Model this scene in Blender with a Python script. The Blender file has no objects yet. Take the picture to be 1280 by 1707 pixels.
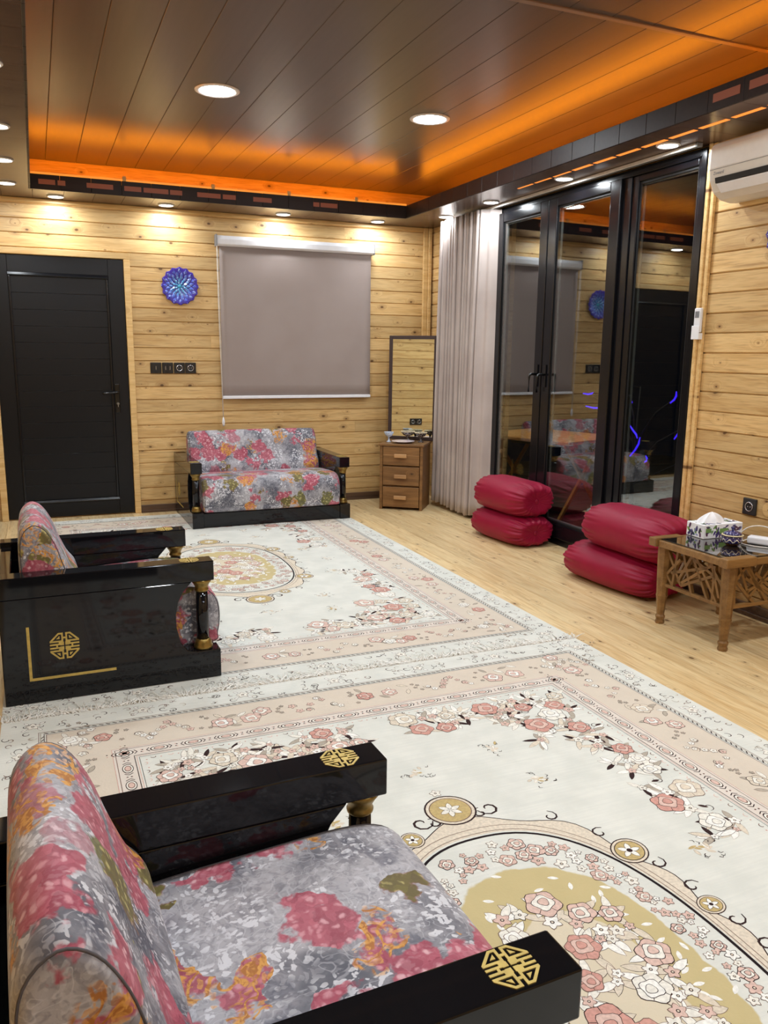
import bpy, bmesh, math, random
from mathutils import Matrix, Vector, Euler
random.seed(7)
R_ = math.radians
scene = bpy.context.scene
col = scene.collection

# ------------------------------------------------------------------ camera
cam_d = bpy.data.cameras.new('camera')
cam = bpy.data.objects.new('camera', cam_d)
col.objects.link(cam)
right = Vector((0.9214, -0.3885, 0.0110)); down = Vector((-0.0650, -0.1818, -0.9812)); fwd = Vector((0.3832, 0.9033, -0.1928))
up = -down; back = -fwd
cam.matrix_world = Matrix(((right.x, up.x, back.x, 0.0), (right.y, up.y, back.y, 0.0), (right.z, up.z, back.z, 1.28), (0, 0, 0, 1)))
cam_d.sensor_fit = 'HORIZONTAL'; cam_d.sensor_width = 36.0; cam_d.lens = 36.0 * 1353.5 / 1280.0
cam_d.clip_start = 0.05
scene.camera = cam

# ------------------------------------------------------------------ world, exposure
world = bpy.data.worlds.new('night_sky'); scene.world = world
world.use_nodes = True
world.node_tree.nodes['Background'].inputs[0].default_value = (0.02, 0.03, 0.06, 1)
world.node_tree.nodes['Background'].inputs[1].default_value = 0.05
vs = scene.view_settings
vs.view_transform = 'Standard'; vs.look = 'None'; vs.gamma = 1.0; vs.use_curve_mapping = False
vs.exposure = 0.0
CEIL_W = 17.0      # watt of a large ceiling light
SPOT_W = 4.2       # watt of a soffit spotlight
LED_E = 32.0       # emission of the orange cove strip

# ------------------------------------------------------------------ dimensions of the room
XL, XR, YB, YF = -0.345, 3.24, 6.63, -1.2
ZS, ZC = 2.335, 2.60            # soffit underside, ceiling
SX0, SX1, SY1 = 0.03, 2.81, 6.23  # inner edges of the soffits

# ------------------------------------------------------------------ node helper
class S:
    def __init__(s, g, sock): s.g, s.k = g, sock
    def _m(s, op, o, rev=False):
        return s.g.math(op, o, s) if rev else s.g.math(op, s, o)
    def __add__(s, o): return s._m('ADD', o)
    def __radd__(s, o): return s._m('ADD', o, True)
    def __sub__(s, o): return s._m('SUBTRACT', o)
    def __rsub__(s, o): return s._m('SUBTRACT', o, True)
    def __mul__(s, o): return s._m('MULTIPLY', o)
    def __rmul__(s, o): return s._m('MULTIPLY', o, True)
    def __truediv__(s, o): return s._m('DIVIDE', o)
    def __rtruediv__(s, o): return s._m('DIVIDE', o, True)
class G:
    def __init__(s, name):
        s.mat = bpy.data.materials.new(name); s.mat.use_nodes = True
        s.t = s.mat.node_tree; s.n = s.t.nodes; s.l = s.t.links
        for n in list(s.n): s.n.remove(n)
        s.out = s.n.new('ShaderNodeOutputMaterial')
    def put(s, inp, v):
        if isinstance(v, S): s.l.new(v.k, inp)
        elif v is not None:
            try: inp.default_value = v
            except Exception:
                inp.default_value = (v[0], v[1], v[2], 1.0) if hasattr(v, '__len__') else (v, v, v)
    def math(s, op, a, b=None, c=None, clamp=False):
        n = s.n.new('ShaderNodeMath'); n.operation = op; n.use_clamp = clamp
        for i, v in enumerate((a, b, c)):
            if v is not None: s.put(n.inputs[i], v)
        return S(s, n.outputs[0])
    def abs(s, a): return s.math('ABSOLUTE', a)
    def min(s, a, b): return s.math('MINIMUM', a, b)
    def max(s, a, b): return s.math('MAXIMUM', a, b)
    def step(s, a, b, x, lo=0.0, hi=1.0):          # smoothstep from a to b
        n = s.n.new('ShaderNodeMapRange'); n.interpolation_type = 'SMOOTHSTEP'
        s.put(n.inputs[0], x); s.put(n.inputs[1], a); s.put(n.inputs[2], b); s.put(n.inputs[3], lo); s.put(n.inputs[4], hi)
        return S(s, n.outputs[0])
    def mix(s, f, a, b, blend='MIX'):
        n = s.n.new('ShaderNodeMix'); n.data_type = 'RGBA'; n.blend_type = blend
        s.put(n.inputs[0], f); s.put(n.inputs[6], a); s.put(n.inputs[7], b)
        return S(s, n.outputs[2])
    def coord(s, which='Object'):
        return S(s, s.n.new('ShaderNodeTexCoord').outputs[which])
    def rand(s): return S(s, s.n.new('ShaderNodeObjectInfo').outputs['Random'])
    def sep(s, v):
        n = s.n.new('ShaderNodeSeparateXYZ'); s.put(n.inputs[0], v)
        return [S(s, o) for o in n.outputs]
    def comb(s, x, y, z):
        n = s.n.new('ShaderNodeCombineXYZ')
        for i, v in enumerate((x, y, z)): s.put(n.inputs[i], v)
        return S(s, n.outputs[0])
    def vm(s, op, a, b=None, scale=None):
        n = s.n.new('ShaderNodeVectorMath'); n.operation = op
        s.put(n.inputs[0], a)
        if b is not None: s.put(n.inputs[1], b)
        if scale is not None: s.put(n.inputs['Scale'], scale)
        return S(s, n.outputs['Value'] if op in ('DOT_PRODUCT', 'LENGTH', 'DISTANCE') else n.outputs['Vector'])
    def noise(s, v, sc=5.0, det=3.0, rough=0.5, dist=0.0, color=False):
        n = s.n.new('ShaderNodeTexNoise'); s.put(n.inputs['Vector'], v)
        n.inputs['Scale'].default_value = sc; n.inputs['Detail'].default_value = det
        n.inputs['Roughness'].default_value = rough; n.inputs['Distortion'].default_value = dist
        return S(s, n.outputs['Color' if color else 0])
    def voro(s, v, sc=5.0, feature='F1', rnd=1.0, dim='3D'):
        n = s.n.new('ShaderNodeTexVoronoi'); n.voronoi_dimensions = dim; n.feature = feature; s.put(n.inputs['Vector'], v)
        n.inputs['Scale'].default_value = sc; n.inputs['Randomness'].default_value = rnd
        return S(s, n.outputs['Distance']), S(s, n.outputs['Color']), S(s, n.outputs['Position'])
    def bump(s, h, strength=0.3, dist=0.01):
        n = s.n.new('ShaderNodeBump'); s.put(n.inputs['Height'], h)
        n.inputs['Strength'].default_value = strength; n.inputs['Distance'].default_value = dist
        return S(s, n.outputs[0])
    def bsdf(s, color, rough=0.5, metal=0.0, spec=0.5, normal=None, sheen=0.0, coat=0.0, coat_rough=0.05, em=None, em_s=0.0, sheen_tint=None, sheen_rough=0.4):
        n = s.n.new('ShaderNodeBsdfPrincipled')
        s.put(n.inputs['Base Color'], color); s.put(n.inputs['Roughness'], rough); s.put(n.inputs['Metallic'], metal)
        s.put(n.inputs['Specular IOR Level'], spec)
        if normal is not None: s.put(n.inputs['Normal'], normal)
        n.inputs['Sheen Weight'].default_value = sheen; n.inputs['Sheen Roughness'].default_value = sheen_rough
        if sheen_tint: n.inputs['Sheen Tint'].default_value = (*sheen_tint, 1)
        n.inputs['Coat Weight'].default_value = coat; n.inputs['Coat Roughness'].default_value = coat_rough
        if em is not None:
            s.put(n.inputs['Emission Color'], em); n.inputs['Emission Strength'].default_value = em_s
        s.l.new(n.outputs[0], s.out.inputs[0])
        return s.mat
def srgb(r, g, b):
    f = lambda c: (c / 255 / 12.92) if c / 255 <= 0.04045 else ((c / 255 + 0.055) / 1.055) ** 2.4
    return (f(r), f(g), f(b), 1.0)
M = {}
def plain(name, c, rough=0.5, metal=0.0, var=0.06, nscale=30, **kw):
    """a procedural material: one colour with a faint noise mottling"""
    g = G(name); n = g.noise(g.coord(), nscale, 3)
    f = g.step(0.3, 0.7, n, 1 - var, 1 + var)
    cc = g.vm('SCALE', (c[0], c[1], c[2]), scale=f)
    M[name] = g.bsdf(cc, rough, metal, **kw); return M[name]
def emit(name, c, st):
    g = G(name); M[name] = g.bsdf((0.05, 0.05, 0.05, 1), 0.5, em=c, em_s=st); return M[name]

def pine(name, light, mid, dark, rough=0.45, knots=0.5, kscale=7.0, coat=0.0, contrast=1.0):
    g = G(name); o = g.coord(); r = g.rand()
    x, y, z = g.sep(o)
    p = g.comb(x + r * 37.0, y + r * 11.0, z + r * 53.0)
    kd, kc, kp = g.voro(g.comb((x + r * 37.0) * 0.62, z + r * 53.0, 0.0), kscale, dim='2D')
    kr, kg, kb = g.sep(kc)
    on = g.step(1 - knots, 1 - knots + 0.02, kr)
    near = g.step(0.30, 0.0, kd) * on
    px, py, pz = g.sep(p)
    warp = g.noise(p, 2.2, 2)
    grain = g.noise(g.comb(px * 1.1, py * 14.0 + near * 2.0, pz * 14.0 + near * 3.0 + warp * 1.3), 2.2, 5, 0.6)
    fine = g.noise(g.comb(px * 4.0, py * 90.0, pz * 90.0), 2.0, 2)
    c = g.mix(g.step(0.35, 0.72, grain), light, mid)
    c = g.mix(g.step(0.45, 0.8, fine) * 0.35 * contrast, c, dark)
    streak = g.noise(g.comb(px * 0.9, py * 30.0, pz * 30.0 + near * 2.0), 1.7, 3)
    c = g.mix(g.step(0.60, 0.74, streak) * 0.35 * contrast, c, dark)
    tone = g.step(0.0, 1.0, g.math('FRACT', r * 17.0), 0.86, 1.08)
    c = g.vm('MULTIPLY', c, g.comb(tone, tone, tone))
    size = g.step(0.0, 1.0, kg * kg, 0.022, 0.100)
    kn = g.step(1.0, 0.40, (kd + (g.noise(p, 60.0, 2) - 0.5) * 0.03) / size) * on
    halo = g.step(3.2, 0.6, kd / size) * on
    c = g.mix(halo * 0.42, c, dark)
    c = g.mix(kn * 0.85, c, (dark[0] * 0.3, dark[1] * 0.26, dark[2] * 0.25, 1))
    M[name] = g.bsdf(c, rough, spec=0.4, normal=g.bump(fine * 0.3 + grain, 0.12, 0.002), coat=coat, coat_rough=0.25)
    return M[name]
pine('pine_wall', srgb(220, 186, 130), srgb(202, 162, 104), srgb(132, 88, 46), 0.42, 0.50, 8.0, contrast=1.2)
pine('pine_floor', srgb(230, 204, 156), srgb(212, 178, 126), srgb(136, 98, 56), 0.38, 0.50, 9.0, coat=0.15, contrast=1.3)
pine('pine_trim', srgb(224, 190, 132), srgb(206, 164, 102), srgb(160, 110, 60), 0.42, 0.15, 7.0)
pine('walnut_chest', srgb(144, 104, 62), srgb(118, 82, 46), srgb(66, 42, 22), 0.4, 0.12, 8.0)
pine('handle_wood', srgb(186, 144, 98), srgb(168, 124, 80), srgb(110, 74, 42), 0.4, 0.0, 8.0)
pine('table_wood', srgb(140, 104, 60), srgb(116, 82, 44), srgb(68, 44, 22), 0.38, 0.1, 8.0)
pine('orange_wood', srgb(226, 158, 82), srgb(206, 132, 58), srgb(150, 88, 34), 0.4, 0.1, 5.0)
pine('deck_wood', srgb(120, 104, 82), srgb(98, 84, 64), srgb(60, 50, 38), 0.6, 0.2, 5.0)

def pvc(name, c1, c2, rough):
    g = G(name); x, y, z = g.sep(g.coord()); r = g.rand()
    n = g.noise(g.comb(x * 1.0 + r * 20.0, y * 25.0, z * 25.0 + r * 9.0), 2.0, 4)
    M[name] = g.bsdf(g.mix(g.step(0.3, 0.7, n), c1, c2), rough, spec=0.28 if name == 'fascia_pvc' else 0.5, normal=g.bump(n, 0.008, 0.002))
pvc('ceiling_pvc', srgb(82, 70, 64), srgb(78, 66, 60), 0.31)
pvc('soffit_pvc', srgb(92, 72, 62), srgb(76, 58, 50), 0.25)
pvc('fascia_pvc', srgb(46, 36, 34), srgb(40, 31, 30), 0.48)
pvc('strip_pvc', srgb(128, 106, 94), srgb(112, 92, 82), 0.4)
pvc('baseboard_pvc', srgb(96, 72, 56), srgb(74, 54, 42), 0.28)
plain('black_upvc', srgb(15, 16, 20), 0.2, var=0.05, spec=0.38)
plain('black_door', srgb(13, 14, 18), 0.33, var=0.06, spec=0.32)
plain('black_handle', srgb(14, 14, 15), 0.2)
plain('gasket', srgb(8, 8, 9), 0.6)
plain('spacer', srgb(190, 192, 194), 0.3, metal=0.6)
plain('white_plastic', srgb(232, 232, 236), 0.35, var=0.02)
plain('ac_plastic', srgb(222, 217, 208), 0.35, var=0.02)
plain('grey_plastic', srgb(120, 122, 126), 0.4)
plain('dark_slot', srgb(20, 18, 17), 0.6)
plain('switch_black', srgb(28, 28, 30), 0.28)
plain('silver', srgb(205, 205, 208), 0.25, metal=0.9)
plain('steel', srgb(150, 150, 152), 0.3, metal=1.0)
plain('lamp_ring', srgb(225, 225, 228), 0.35)
plain('rail_white', srgb(214, 208, 204), 0.4)
plain('mirror_frame', srgb(58, 44, 44), 0.4)
plain('gold', srgb(140, 116, 62), 0.34, metal=0.8, var=0.18, nscale=60)
plain('gold_inlay', srgb(196, 170, 92), 0.4, metal=0.35, var=0.12, nscale=60)
plain('cord_white', srgb(226, 220, 210), 0.6)
plain('tissue', srgb(240, 240, 244), 0.8)
plain('piping_grey', srgb(84, 80, 84), 0.8)
g = G('lacquer'); n = g.noise(g.coord(), 3.0, 3)
M['lacquer'] = g.bsdf(g.mix(n, (0.004, 0.004, 0.005, 1), (0.008, 0.008, 0.010, 1)), 0.05, spec=0.38)
g = G('mirror_glass'); M['mirror_glass'] = g.bsdf((0.80, 0.83, 0.76, 1), 0.015, 1.0)
emit('lamp_white', (0.95, 0.97, 1.0, 1), 22.0)
emit('led_orange', (1.0, 0.27, 0.006, 1), LED_E)
emit('led_bar', (1.0, 0.30, 0.03, 1), 0.95)
emit('dash_orange', (1.0, 0.26, 0.03, 1), 1.3)
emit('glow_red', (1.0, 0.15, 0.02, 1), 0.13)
emit('led_blue', (0.05, 0.015, 1.0, 1), 1.6)
# window glass: reflection grows with the angle as on a double glazed unit
g = G('glass')
geo = g.n.new('ShaderNodeNewGeometry')
cosv = g.abs(g.vm('DOT_PRODUCT', S(g, geo.outputs['Incoming']), S(g, geo.outputs['Normal'])))
F = 0.04 + 0.96 * g.math('POWER', 1.0 - cosv, 5.0)
fac = g.math('MULTIPLY', F, 4.2, clamp=True)
tr = g.n.new('ShaderNodeBsdfTransparent'); tr.inputs[0].default_value = (0.90, 0.94, 0.93, 1)
gl = g.n.new('ShaderNodeBsdfGlossy'); gl.inputs['Roughness'].default_value = 0.0
mx = g.n.new('ShaderNodeMixShader'); g.put(mx.inputs[0], fac); g.l.new(tr.outputs[0], mx.inputs[1]); g.l.new(gl.outputs[0], mx.inputs[2])
g.l.new(mx.outputs[0], g.out.inputs[0]); M['glass'] = g.mat
g = G('table_glass'); M['table_glass'] = g.bsdf((0.012, 0.009, 0.008, 1), 0.04, spec=0.7, coat=0.5, coat_rough=0.02)

# velvet of the floor cushions
g = G('velvet'); n = g.noise(g.coord(), 9.0, 3)
M['velvet'] = g.bsdf(g.mix(n, srgb(128, 4, 38), srgb(148, 10, 52)), 0.5, sheen=0.22, sheen_tint=(1.0, 0.30, 0.45), sheen_rough=0.3, spec=0.3)
# curtain linen
g = G('linen'); x, y, z = g.sep(g.coord())
wv = g.noise(g.comb(x * 300.0, y * 300.0, z * 300.0), 1.0, 1)
bl = g.noise(g.coord(), 2.5, 4)
M['linen'] = g.bsdf(g.mix(g.step(0.3, 0.7, bl), srgb(172, 158, 152), srgb(188, 176, 170)), 0.85, spec=0.2, normal=g.bump(wv, 0.15, 0.001), sheen=0.15)
g = G('blind_cloth'); x, y, z = g.sep(g.coord())
wv = g.noise(g.comb(x * 500.0, y * 10.0, z * 500.0), 1.0, 1); bl = g.noise(g.coord(), 1.5, 3)
M['blind_cloth'] = g.bsdf(g.mix(g.step(0.3, 0.7, bl), srgb(152, 138, 132), srgb(162, 149, 144)), 0.8, spec=0.25, normal=g.bump(wv, 0.1, 0.001))

# floral damask of the seats
def damask():
    g = G('floral_damask'); r = g.rand(); o = g.vm('ADD', g.coord(), g.comb(r * 9.0, r * 5.0, r * 7.0))
    def warp(amp, sc, det=2):
        w = g.noise(o, sc, det, color=True)
        return g.vm('ADD', o, g.vm('SCALE', g.vm('SUBTRACT', w, (0.5, 0.5, 0.5)), scale=amp))
    ow, o2 = warp(0.05, 9.0), warp(0.035, 30.0, 3)
    big = g.noise(o, 6.0, 3, 0.55)
    base = g.mix(g.step(0.36, 0.62, big), srgb(88, 88, 98), srgb(172, 169, 174))
    # pale leafy filigree
    f2 = g.noise(ow, 70.0, 2, 0.5, 1.2)
    d1, k1, p1 = g.voro(g.vm('MULTIPLY', o2, (1.0, 1.7, 1.3)), 58.0)
    kr, kg, kb = g.sep(k1)
    d2, k2, p2 = g.voro(g.vm('MULTIPLY', o2, (2.3, 1.0, 1.7)), 36.0)
    qr, qg, qb = g.sep(k2)
    d3, k3, p3 = g.voro(g.vm('MULTIPLY', o2, (1.0, 2.4, 2.0)), 34.0)
    sr, sg_, sb = g.sep(k3)
    leaf = g.max(g.max(g.step(0.40, 0.30, d1) * g.step(0.55, 0.58, kr), g.step(0.42, 0.34, d2) * g.step(0.45, 0.47, qr)), g.step(0.42, 0.34, d3) * g.step(0.50, 0.52, sr))
    midrib = g.step(0.10, 0.04, g.min(d2, d3))
    vein = g.step(0.03, 0.008, g.abs(g.noise(ow, 26.0, 1, 0.5, 1.0) - 0.5))
    area = g.step(0.42, 0.56, g.noise(o, 9.0, 2))
    c = g.mix(g.step(0.45, 0.65, f2) * 0.35, base, srgb(84, 84, 95))
    c = g.mix(leaf * (0.12 + 0.70 * area), c, srgb(218, 217, 222))
    c = g.mix(midrib * 0.5, c, srgb(120, 120, 130))
    c = g.mix(vein * 0.28, c, srgb(214, 213, 219))
    dk = g.step(0.57, 0.66, g.noise(o, 9.5, 2, 0.5, 0.4)) * g.step(0.30, 0.42, d1)
    c = g.mix(dk * 0.55, c, srgb(66, 68, 86))
    # flower heads: one per large cell, kind drawn from the cell's random colour
    wf = warp(0.085, 16.0, 3)
    D, K, P = g.voro(wf, 9.5)
    h1, h2, h3 = g.sep(K)
    head = g.step(0.62, 0.50, D + (g.noise(o, 38.0, 3) - 0.5) * 0.75)
    pd, pk, pp = g.voro(o2, 52.0)
    petal = g.step(0.16, 0.46, pd)
    pr, pg, pb = g.sep(pk)
    pink = g.mix(petal, g.mix(pr, srgb(200, 112, 126), srgb(222, 170, 176)), g.mix(pg, srgb(150, 48, 70), srgb(184, 84, 102)))
    mp = head * g.step(0.40, 0.42, h1)
    c = g.mix(mp * 0.86, c, pink)
    olive = g.mix(petal, g.mix(pr, srgb(186, 178, 112), srgb(160, 154, 86)), g.mix(pg, srgb(112, 108, 52), srgb(88, 86, 46)))
    mo = head * g.step(0.845, 0.855, h2)
    c = g.mix(mo * 0.92, c, olive)
    scr = g.step(0.07, 0.03, g.abs(g.noise(ow, 17.0, 1, 0.5, 1.2) - 0.5))
    c3 = g.mix(g.step(0.4, 0.6, f2), srgb(214, 156, 74), srgb(170, 108, 44))
    mg = g.step(0.80, 0.66, D) * g.step(0.87, 0.88, h3)
    c = g.mix(mg * g.max(scr, leaf * 0.7) * 0.95, c, c3)
    weave = g.noise(o, 420.0, 1)
    M['damask'] = g.bsdf(c, 0.62, spec=0.35, normal=g.bump(weave + f2 * 0.5, 0.12, 0.001), sheen=0.1)
damask()

# ------------------------------------------------------------------ mesh helper
class MB:
    def __init__(s): s.v, s.f, s.mi, s.sm = [], [], [], []
    def add(s, vs, fs, mi=0, smooth=False):
        b = len(s.v); s.v += [tuple(v) for v in vs]
        for f in fs:
            s.f.append(tuple(b + i for i in f)); s.mi.append(mi); s.sm.append(smooth)
        return s
    def box(s, x0, x1, y0, y1, z0, z1, mi=0):
        return s.add([(x0, y0, z0), (x1, y0, z0), (x1, y1, z0), (x0, y1, z0), (x0, y0, z1), (x1, y0, z1), (x1, y1, z1), (x0, y1, z1)],
                     [(0, 3, 2, 1), (4, 5, 6, 7), (0, 1, 5, 4), (1, 2, 6, 5), (2, 3, 7, 6), (3, 0, 4, 7)], mi)
    def prism(s, pts, axis, a, b, mi=0, smooth=False):
        """polygon pts extruded along axis from a to b; pts are the other two coordinates in xyz order"""
        def mk(p, q, t):
            return (t, p, q) if axis == 'x' else (p, t, q) if axis == 'y' else (p, q, t)
        n = len(pts); vs = [mk(p, q, a) for p, q in pts] + [mk(p, q, b) for p, q in pts]
        area = sum(pts[i][0] * pts[(i + 1) % n][1] - pts[(i + 1) % n][0] * pts[i][1] for i in range(n))
        flip = (area > 0) != (axis == 'y')
        fs = []
        base = tuple(range(n)); top = tuple(range(n, 2 * n))
        side = [(i, (i + 1) % n, n + (i + 1) % n, n + i) for i in range(n)]
        if not flip: base = base; top = top[::-1]; side = [f[::-1] for f in side]
        else: base = base[::-1]
        if b < a: base = base[::-1]; top = top[::-1]; side = [f[::-1] for f in side]
        s.add(vs, [base, top], mi, False); k = len(s.v) - 2 * n
        for f in side: s.f.append(tuple(k + i for i in f)); s.mi.append(mi); s.sm.append(smooth)
        return s
    def lathe(s, prof, cx=0, cy=0, n=24, mi=0, smooth=True, lobes=0, amp=0.0, amp_from=0.0):
        """profile [(r,z)...] turned about the z axis; lobes scallop the outer radius"""
        b = len(s.v)
        rmax = max(r for r, z in prof)
        for r, z in prof:
            for i in range(n):
                a = 2 * math.pi * i / n
                k = 1 + (amp * math.cos(lobes * a) * max(0.0, (r / rmax - amp_from) / (1 - amp_from)) if lobes else 0)
                s.v.append((cx + r * k * math.cos(a), cy + r * k * math.sin(a), z))
        for j in range(len(prof) - 1):
            for i in range(n):
                s.f.append((b + j * n + i, b + j * n + (i + 1) % n, b + (j + 1) * n + (i + 1) % n, b + (j + 1) * n + i)); s.mi.append(mi); s.sm.append(smooth)
        s.f.append(tuple(b + i for i in range(n))[::-1]); s.mi.append(mi); s.sm.append(False)
        s.f.append(tuple(b + (len(prof) - 1) * n + i for i in range(n))); s.mi.append(mi); s.sm.append(False)
        return s
    def tube(s, pts, r, n=8, mi=0):
        b = len(s.v); P = [Vector(p) for p in pts]
        for i, p in enumerate(P):
            t = (P[min(i + 1, len(P) - 1)] - P[max(i - 1, 0)]).normalized()
            u = t.cross(Vector((0, 0, 1)))
            if u.length < 0.05: u = t.cross(Vector((1, 0, 0)))
            u.normalize(); w = t.cross(u)
            rr = r[i] if isinstance(r, (list, tuple)) else r
            for k in range(n):
                a = 2 * math.pi * k / n
                s.v.append(tuple(p + (u * math.cos(a) + w * math.sin(a)) * rr))
        for i in range(len(P) - 1):
            for k in range(n):
                s.f.append((b + i * n + k, b + i * n + (k + 1) % n, b + (i + 1) * n + (k + 1) % n, b + (i + 1) * n + k)); s.mi.append(mi); s.sm.append(True)
        s.f.append(tuple(b + k for k in range(n))[::-1]); s.mi.append(mi); s.sm.append(False)
        s.f.append(tuple(b + (len(P) - 1) * n + k for k in range(n))); s.mi.append(mi); s.sm.append(False)
        return s
    def grid(s, nu, nv, fn, mi=0, close_u=False, close_v=False, smooth=True):
        b = len(s.v)
        for j in range(nv):
            for i in range(nu): s.v.append(tuple(fn(i, j)))
        for j in range(nv if close_v else nv - 1):
            for i in range(nu if close_u else nu - 1):
                i2, j2 = (i + 1) % nu, (j + 1) % nv
                s.f.append((b + j * nu + i, b + j * nu + i2, b + j2 * nu + i2, b + j2 * nu + i)); s.mi.append(mi); s.sm.append(smooth)
        return s
    def mesh(s, name, mats):
        me = bpy.data.meshes.new(name); me.from_pydata(s.v, [], s.f)
        if not isinstance(mats, (list, tuple)): mats = [mats]
        for m in mats: me.materials.append(M[m] if isinstance(m, str) else m)
        me.polygons.foreach_set('material_index', s.mi); me.polygons.foreach_set('use_smooth', s.sm)
        if len(s.f) < 6000:
            bm = bmesh.new(); bm.from_mesh(me); bmesh.ops.recalc_face_normals(bm, faces=bm.faces); bm.to_mesh(me); bm.free()
        me.update(); return me
    def build(s, name, mats, parent=None, loc=None, rot=None, bevel=0.0, seg=2, fix=False):
        return put(name, s.mesh(name, mats), parent, loc, rot, bevel, seg)
def put(name, me, parent=None, loc=None, rot=None, bevel=0.0, seg=2, scale=None):
    o = bpy.data.objects.new(name, me); col.objects.link(o)
    if parent: o.parent = parent
    if loc is not None: o.location = loc
    if rot is not None: o.rotation_euler = rot
    if scale is not None: o.scale = scale
    if bevel:
        b = o.modifiers.new('bevel', 'BEVEL'); b.width = bevel; b.segments = seg; b.limit_method = 'ANGLE'; b.angle_limit = R_(35)
        b.harden_normals = False
    return o
def tag(o, label=None, cat=None, group=None, kind=None):
    if label: o['label'] = label
    if cat: o['category'] = cat
    if group: o['group'] = group
    if kind: o['kind'] = kind
    return o
def thing(name, label, cat, loc=(0, 0, 0), rz=0.0, group=None):
    o = bpy.data.objects.new(name, None); col.objects.link(o); o.empty_display_size = 0.05
    o.location = loc; o.rotation_euler = (0, 0, rz)
    return tag(o, label, cat, group)
def struct(name, mb, mat, parent=None, label=None, **kw):
    o = mb.build(name, mat, parent, **kw); tag(o, label, None, None, 'structure'); return o
def struct_empty(name, label=None):
    o = bpy.data.objects.new(name, None); col.objects.link(o); o['kind'] = 'structure'
    if label: o['label'] = label
    return o
def copy_tree(o, parent=None):
    c = o.copy(); col.objects.link(c)
    if parent: c.parent = parent
    for ch in list(o.children): copy_tree(ch, c)
    return c

# ================================================================== THE ROOM
def board_mesh(name, L, W, T, mat, bev=0.006, lip=0.009):
    return MB().prism([(0, 0), (-T + lip, 0), (-T, bev), (-T, W - bev * 0.7), (-T + lip, W - 0.0006), (0, W - 0.0006)], 'x', 0, L).mesh(name, mat)
ROT = {'back': (0, 0, 0), 'right': (0, 0, R_(-90)), 'left': (0, 0, R_(90)), 'ceil': (R_(90), 0, R_(90)), 'ceil_x': (R_(90), 0, 0), 'floor': (R_(-90), 0, R_(90)), 'front': (0, 0, R_(180))}
PITCH, TB = 0.1, 0.016
# ---- floor
fl = struct('floor', MB().box(XL - 0.1, XR + 0.12, YF - 0.1, YB + 0.12, -0.12, -0.02), 'pine_floor', label='knotty pine plank floor running towards the back wall')
fl['category'] = 'floor'
x = XL - 0.05; W = 0.128; rng = random.Random(3)
mesh_cache = {}
def shared(key, fn):
    if key not in mesh_cache: mesh_cache[key] = fn()
    return mesh_cache[key]
while x < XR + 0.08:
    cuts = [YF, YB] if rng.random() < 0.45 else [YF, round(rng.uniform(1.0, 5.6), 1), YB]
    for a, b in zip(cuts[:-1], cuts[1:]):
        L = round(b - a - 0.0012, 4)
        me = shared(('floor', L), lambda: board_mesh('plank', L, W, 0.02, 'pine_floor', 0.0018, 0.0018))
        put('plank', me, fl, (x + W, a, -0.02), ROT['floor'])
    x += W
# ---- back wall
wb = struct('wall_back', MB().box(XL - 0.1, XR + 0.12, YB + TB, YB + 0.12, -0.02, 2.75), 'pine_wall', label='back wall clad in horizontal knotty pine boards')
wb['category'] = 'wall'
DX0, DX1, DZ = -0.262, 0.656, 1.945      # door leaf
TRW = 0.046
k = 0
while k * PITCH < 2.34:
    z = k * PITCH - 0.004
    segs = [(XL, XR)] if z > DZ + TRW - 0.03 else [(DX1 + TRW - 0.004, XR)]
    for a, b in segs:
        cuts = [a, b]
        if rng.random() < 0.5: cuts = [a, round(rng.uniform(a + 0.5, b - 0.5), 2), b]
        for p, q in zip(cuts[:-1], cuts[1:]):
            L = round(q - p - 0.001, 4)
            put('board', shared(('wall', L), lambda: board_mesh('board', L, PITCH, TB, 'pine_wall')), wb, (p, YB + TB, z), ROT['back'])
    k += 1
# ---- right wall with the opening of the glazed doors
OY0, OY1, OZ = 3.41, 5.46, 2.32
wr = struct('wall_right', MB().box(XR + TB, XR + 0.12, YF - 0.1, OY0, -0.02, 2.75).box(XR + TB, XR + 0.12, OY1, YB + TB, -0.02, 2.75).box(XR + TB, XR + 0.12, OY0, OY1, OZ, 2.75), 'pine_wall',
            label='right wall of knotty pine boards beside the glazed terrace doors')
wr['category'] = 'wall'
for k in range(24):
    z = k * PITCH - 0.004
    for a, b in ((OY0 - 0.05, YF), (YB, OY1)):
        cuts = [a, b]
        if a < 4 and rng.random() < 0.5: cuts = [a, round(rng.uniform(1.0, 2.2), 1), b]
        for p, q in zip(cuts[:-1], cuts[1:]):
            L = round(p - q - 0.001, 4)
            put('board', shared(('wall', L), lambda: board_mesh('board', L, PITCH, TB, 'pine_wall')), wr, (XR + TB, p, z), ROT['right'])
# ---- left wall and front wall
wl = struct('wall_left', MB().box(XL - 0.12, XL - TB, YF - 0.1, YB + TB, -0.02, 2.75), 'pine_wall', label='left wall clad in pine boards behind the armchairs')
wl['category'] = 'wall'
Lw = YB - YF - 0.002
for k in range(24):
    put('board', shared(('wall', Lw), lambda: board_mesh('board', Lw, PITCH, TB, 'pine_wall')), wl, (XL - TB, YF + 0.001, k * PITCH - 0.004), ROT['left'])
wf = struct('wall_front', MB().box(XL - 0.1, XR + 0.12, YF - 0.12, YF - TB, -0.02, 2.75), 'pine_wall', label='front wall of pine boards')
wf['category'] = 'wall'
Lf = XR - XL - 0.002
for k in range(24):
    put('board', shared(('wall', Lf), lambda: board_mesh('board', Lf, PITCH, TB, 'pine_wall')), wf, (XR - 0.001, YF - TB, k * PITCH - 0.004), ROT['front'])
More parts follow.
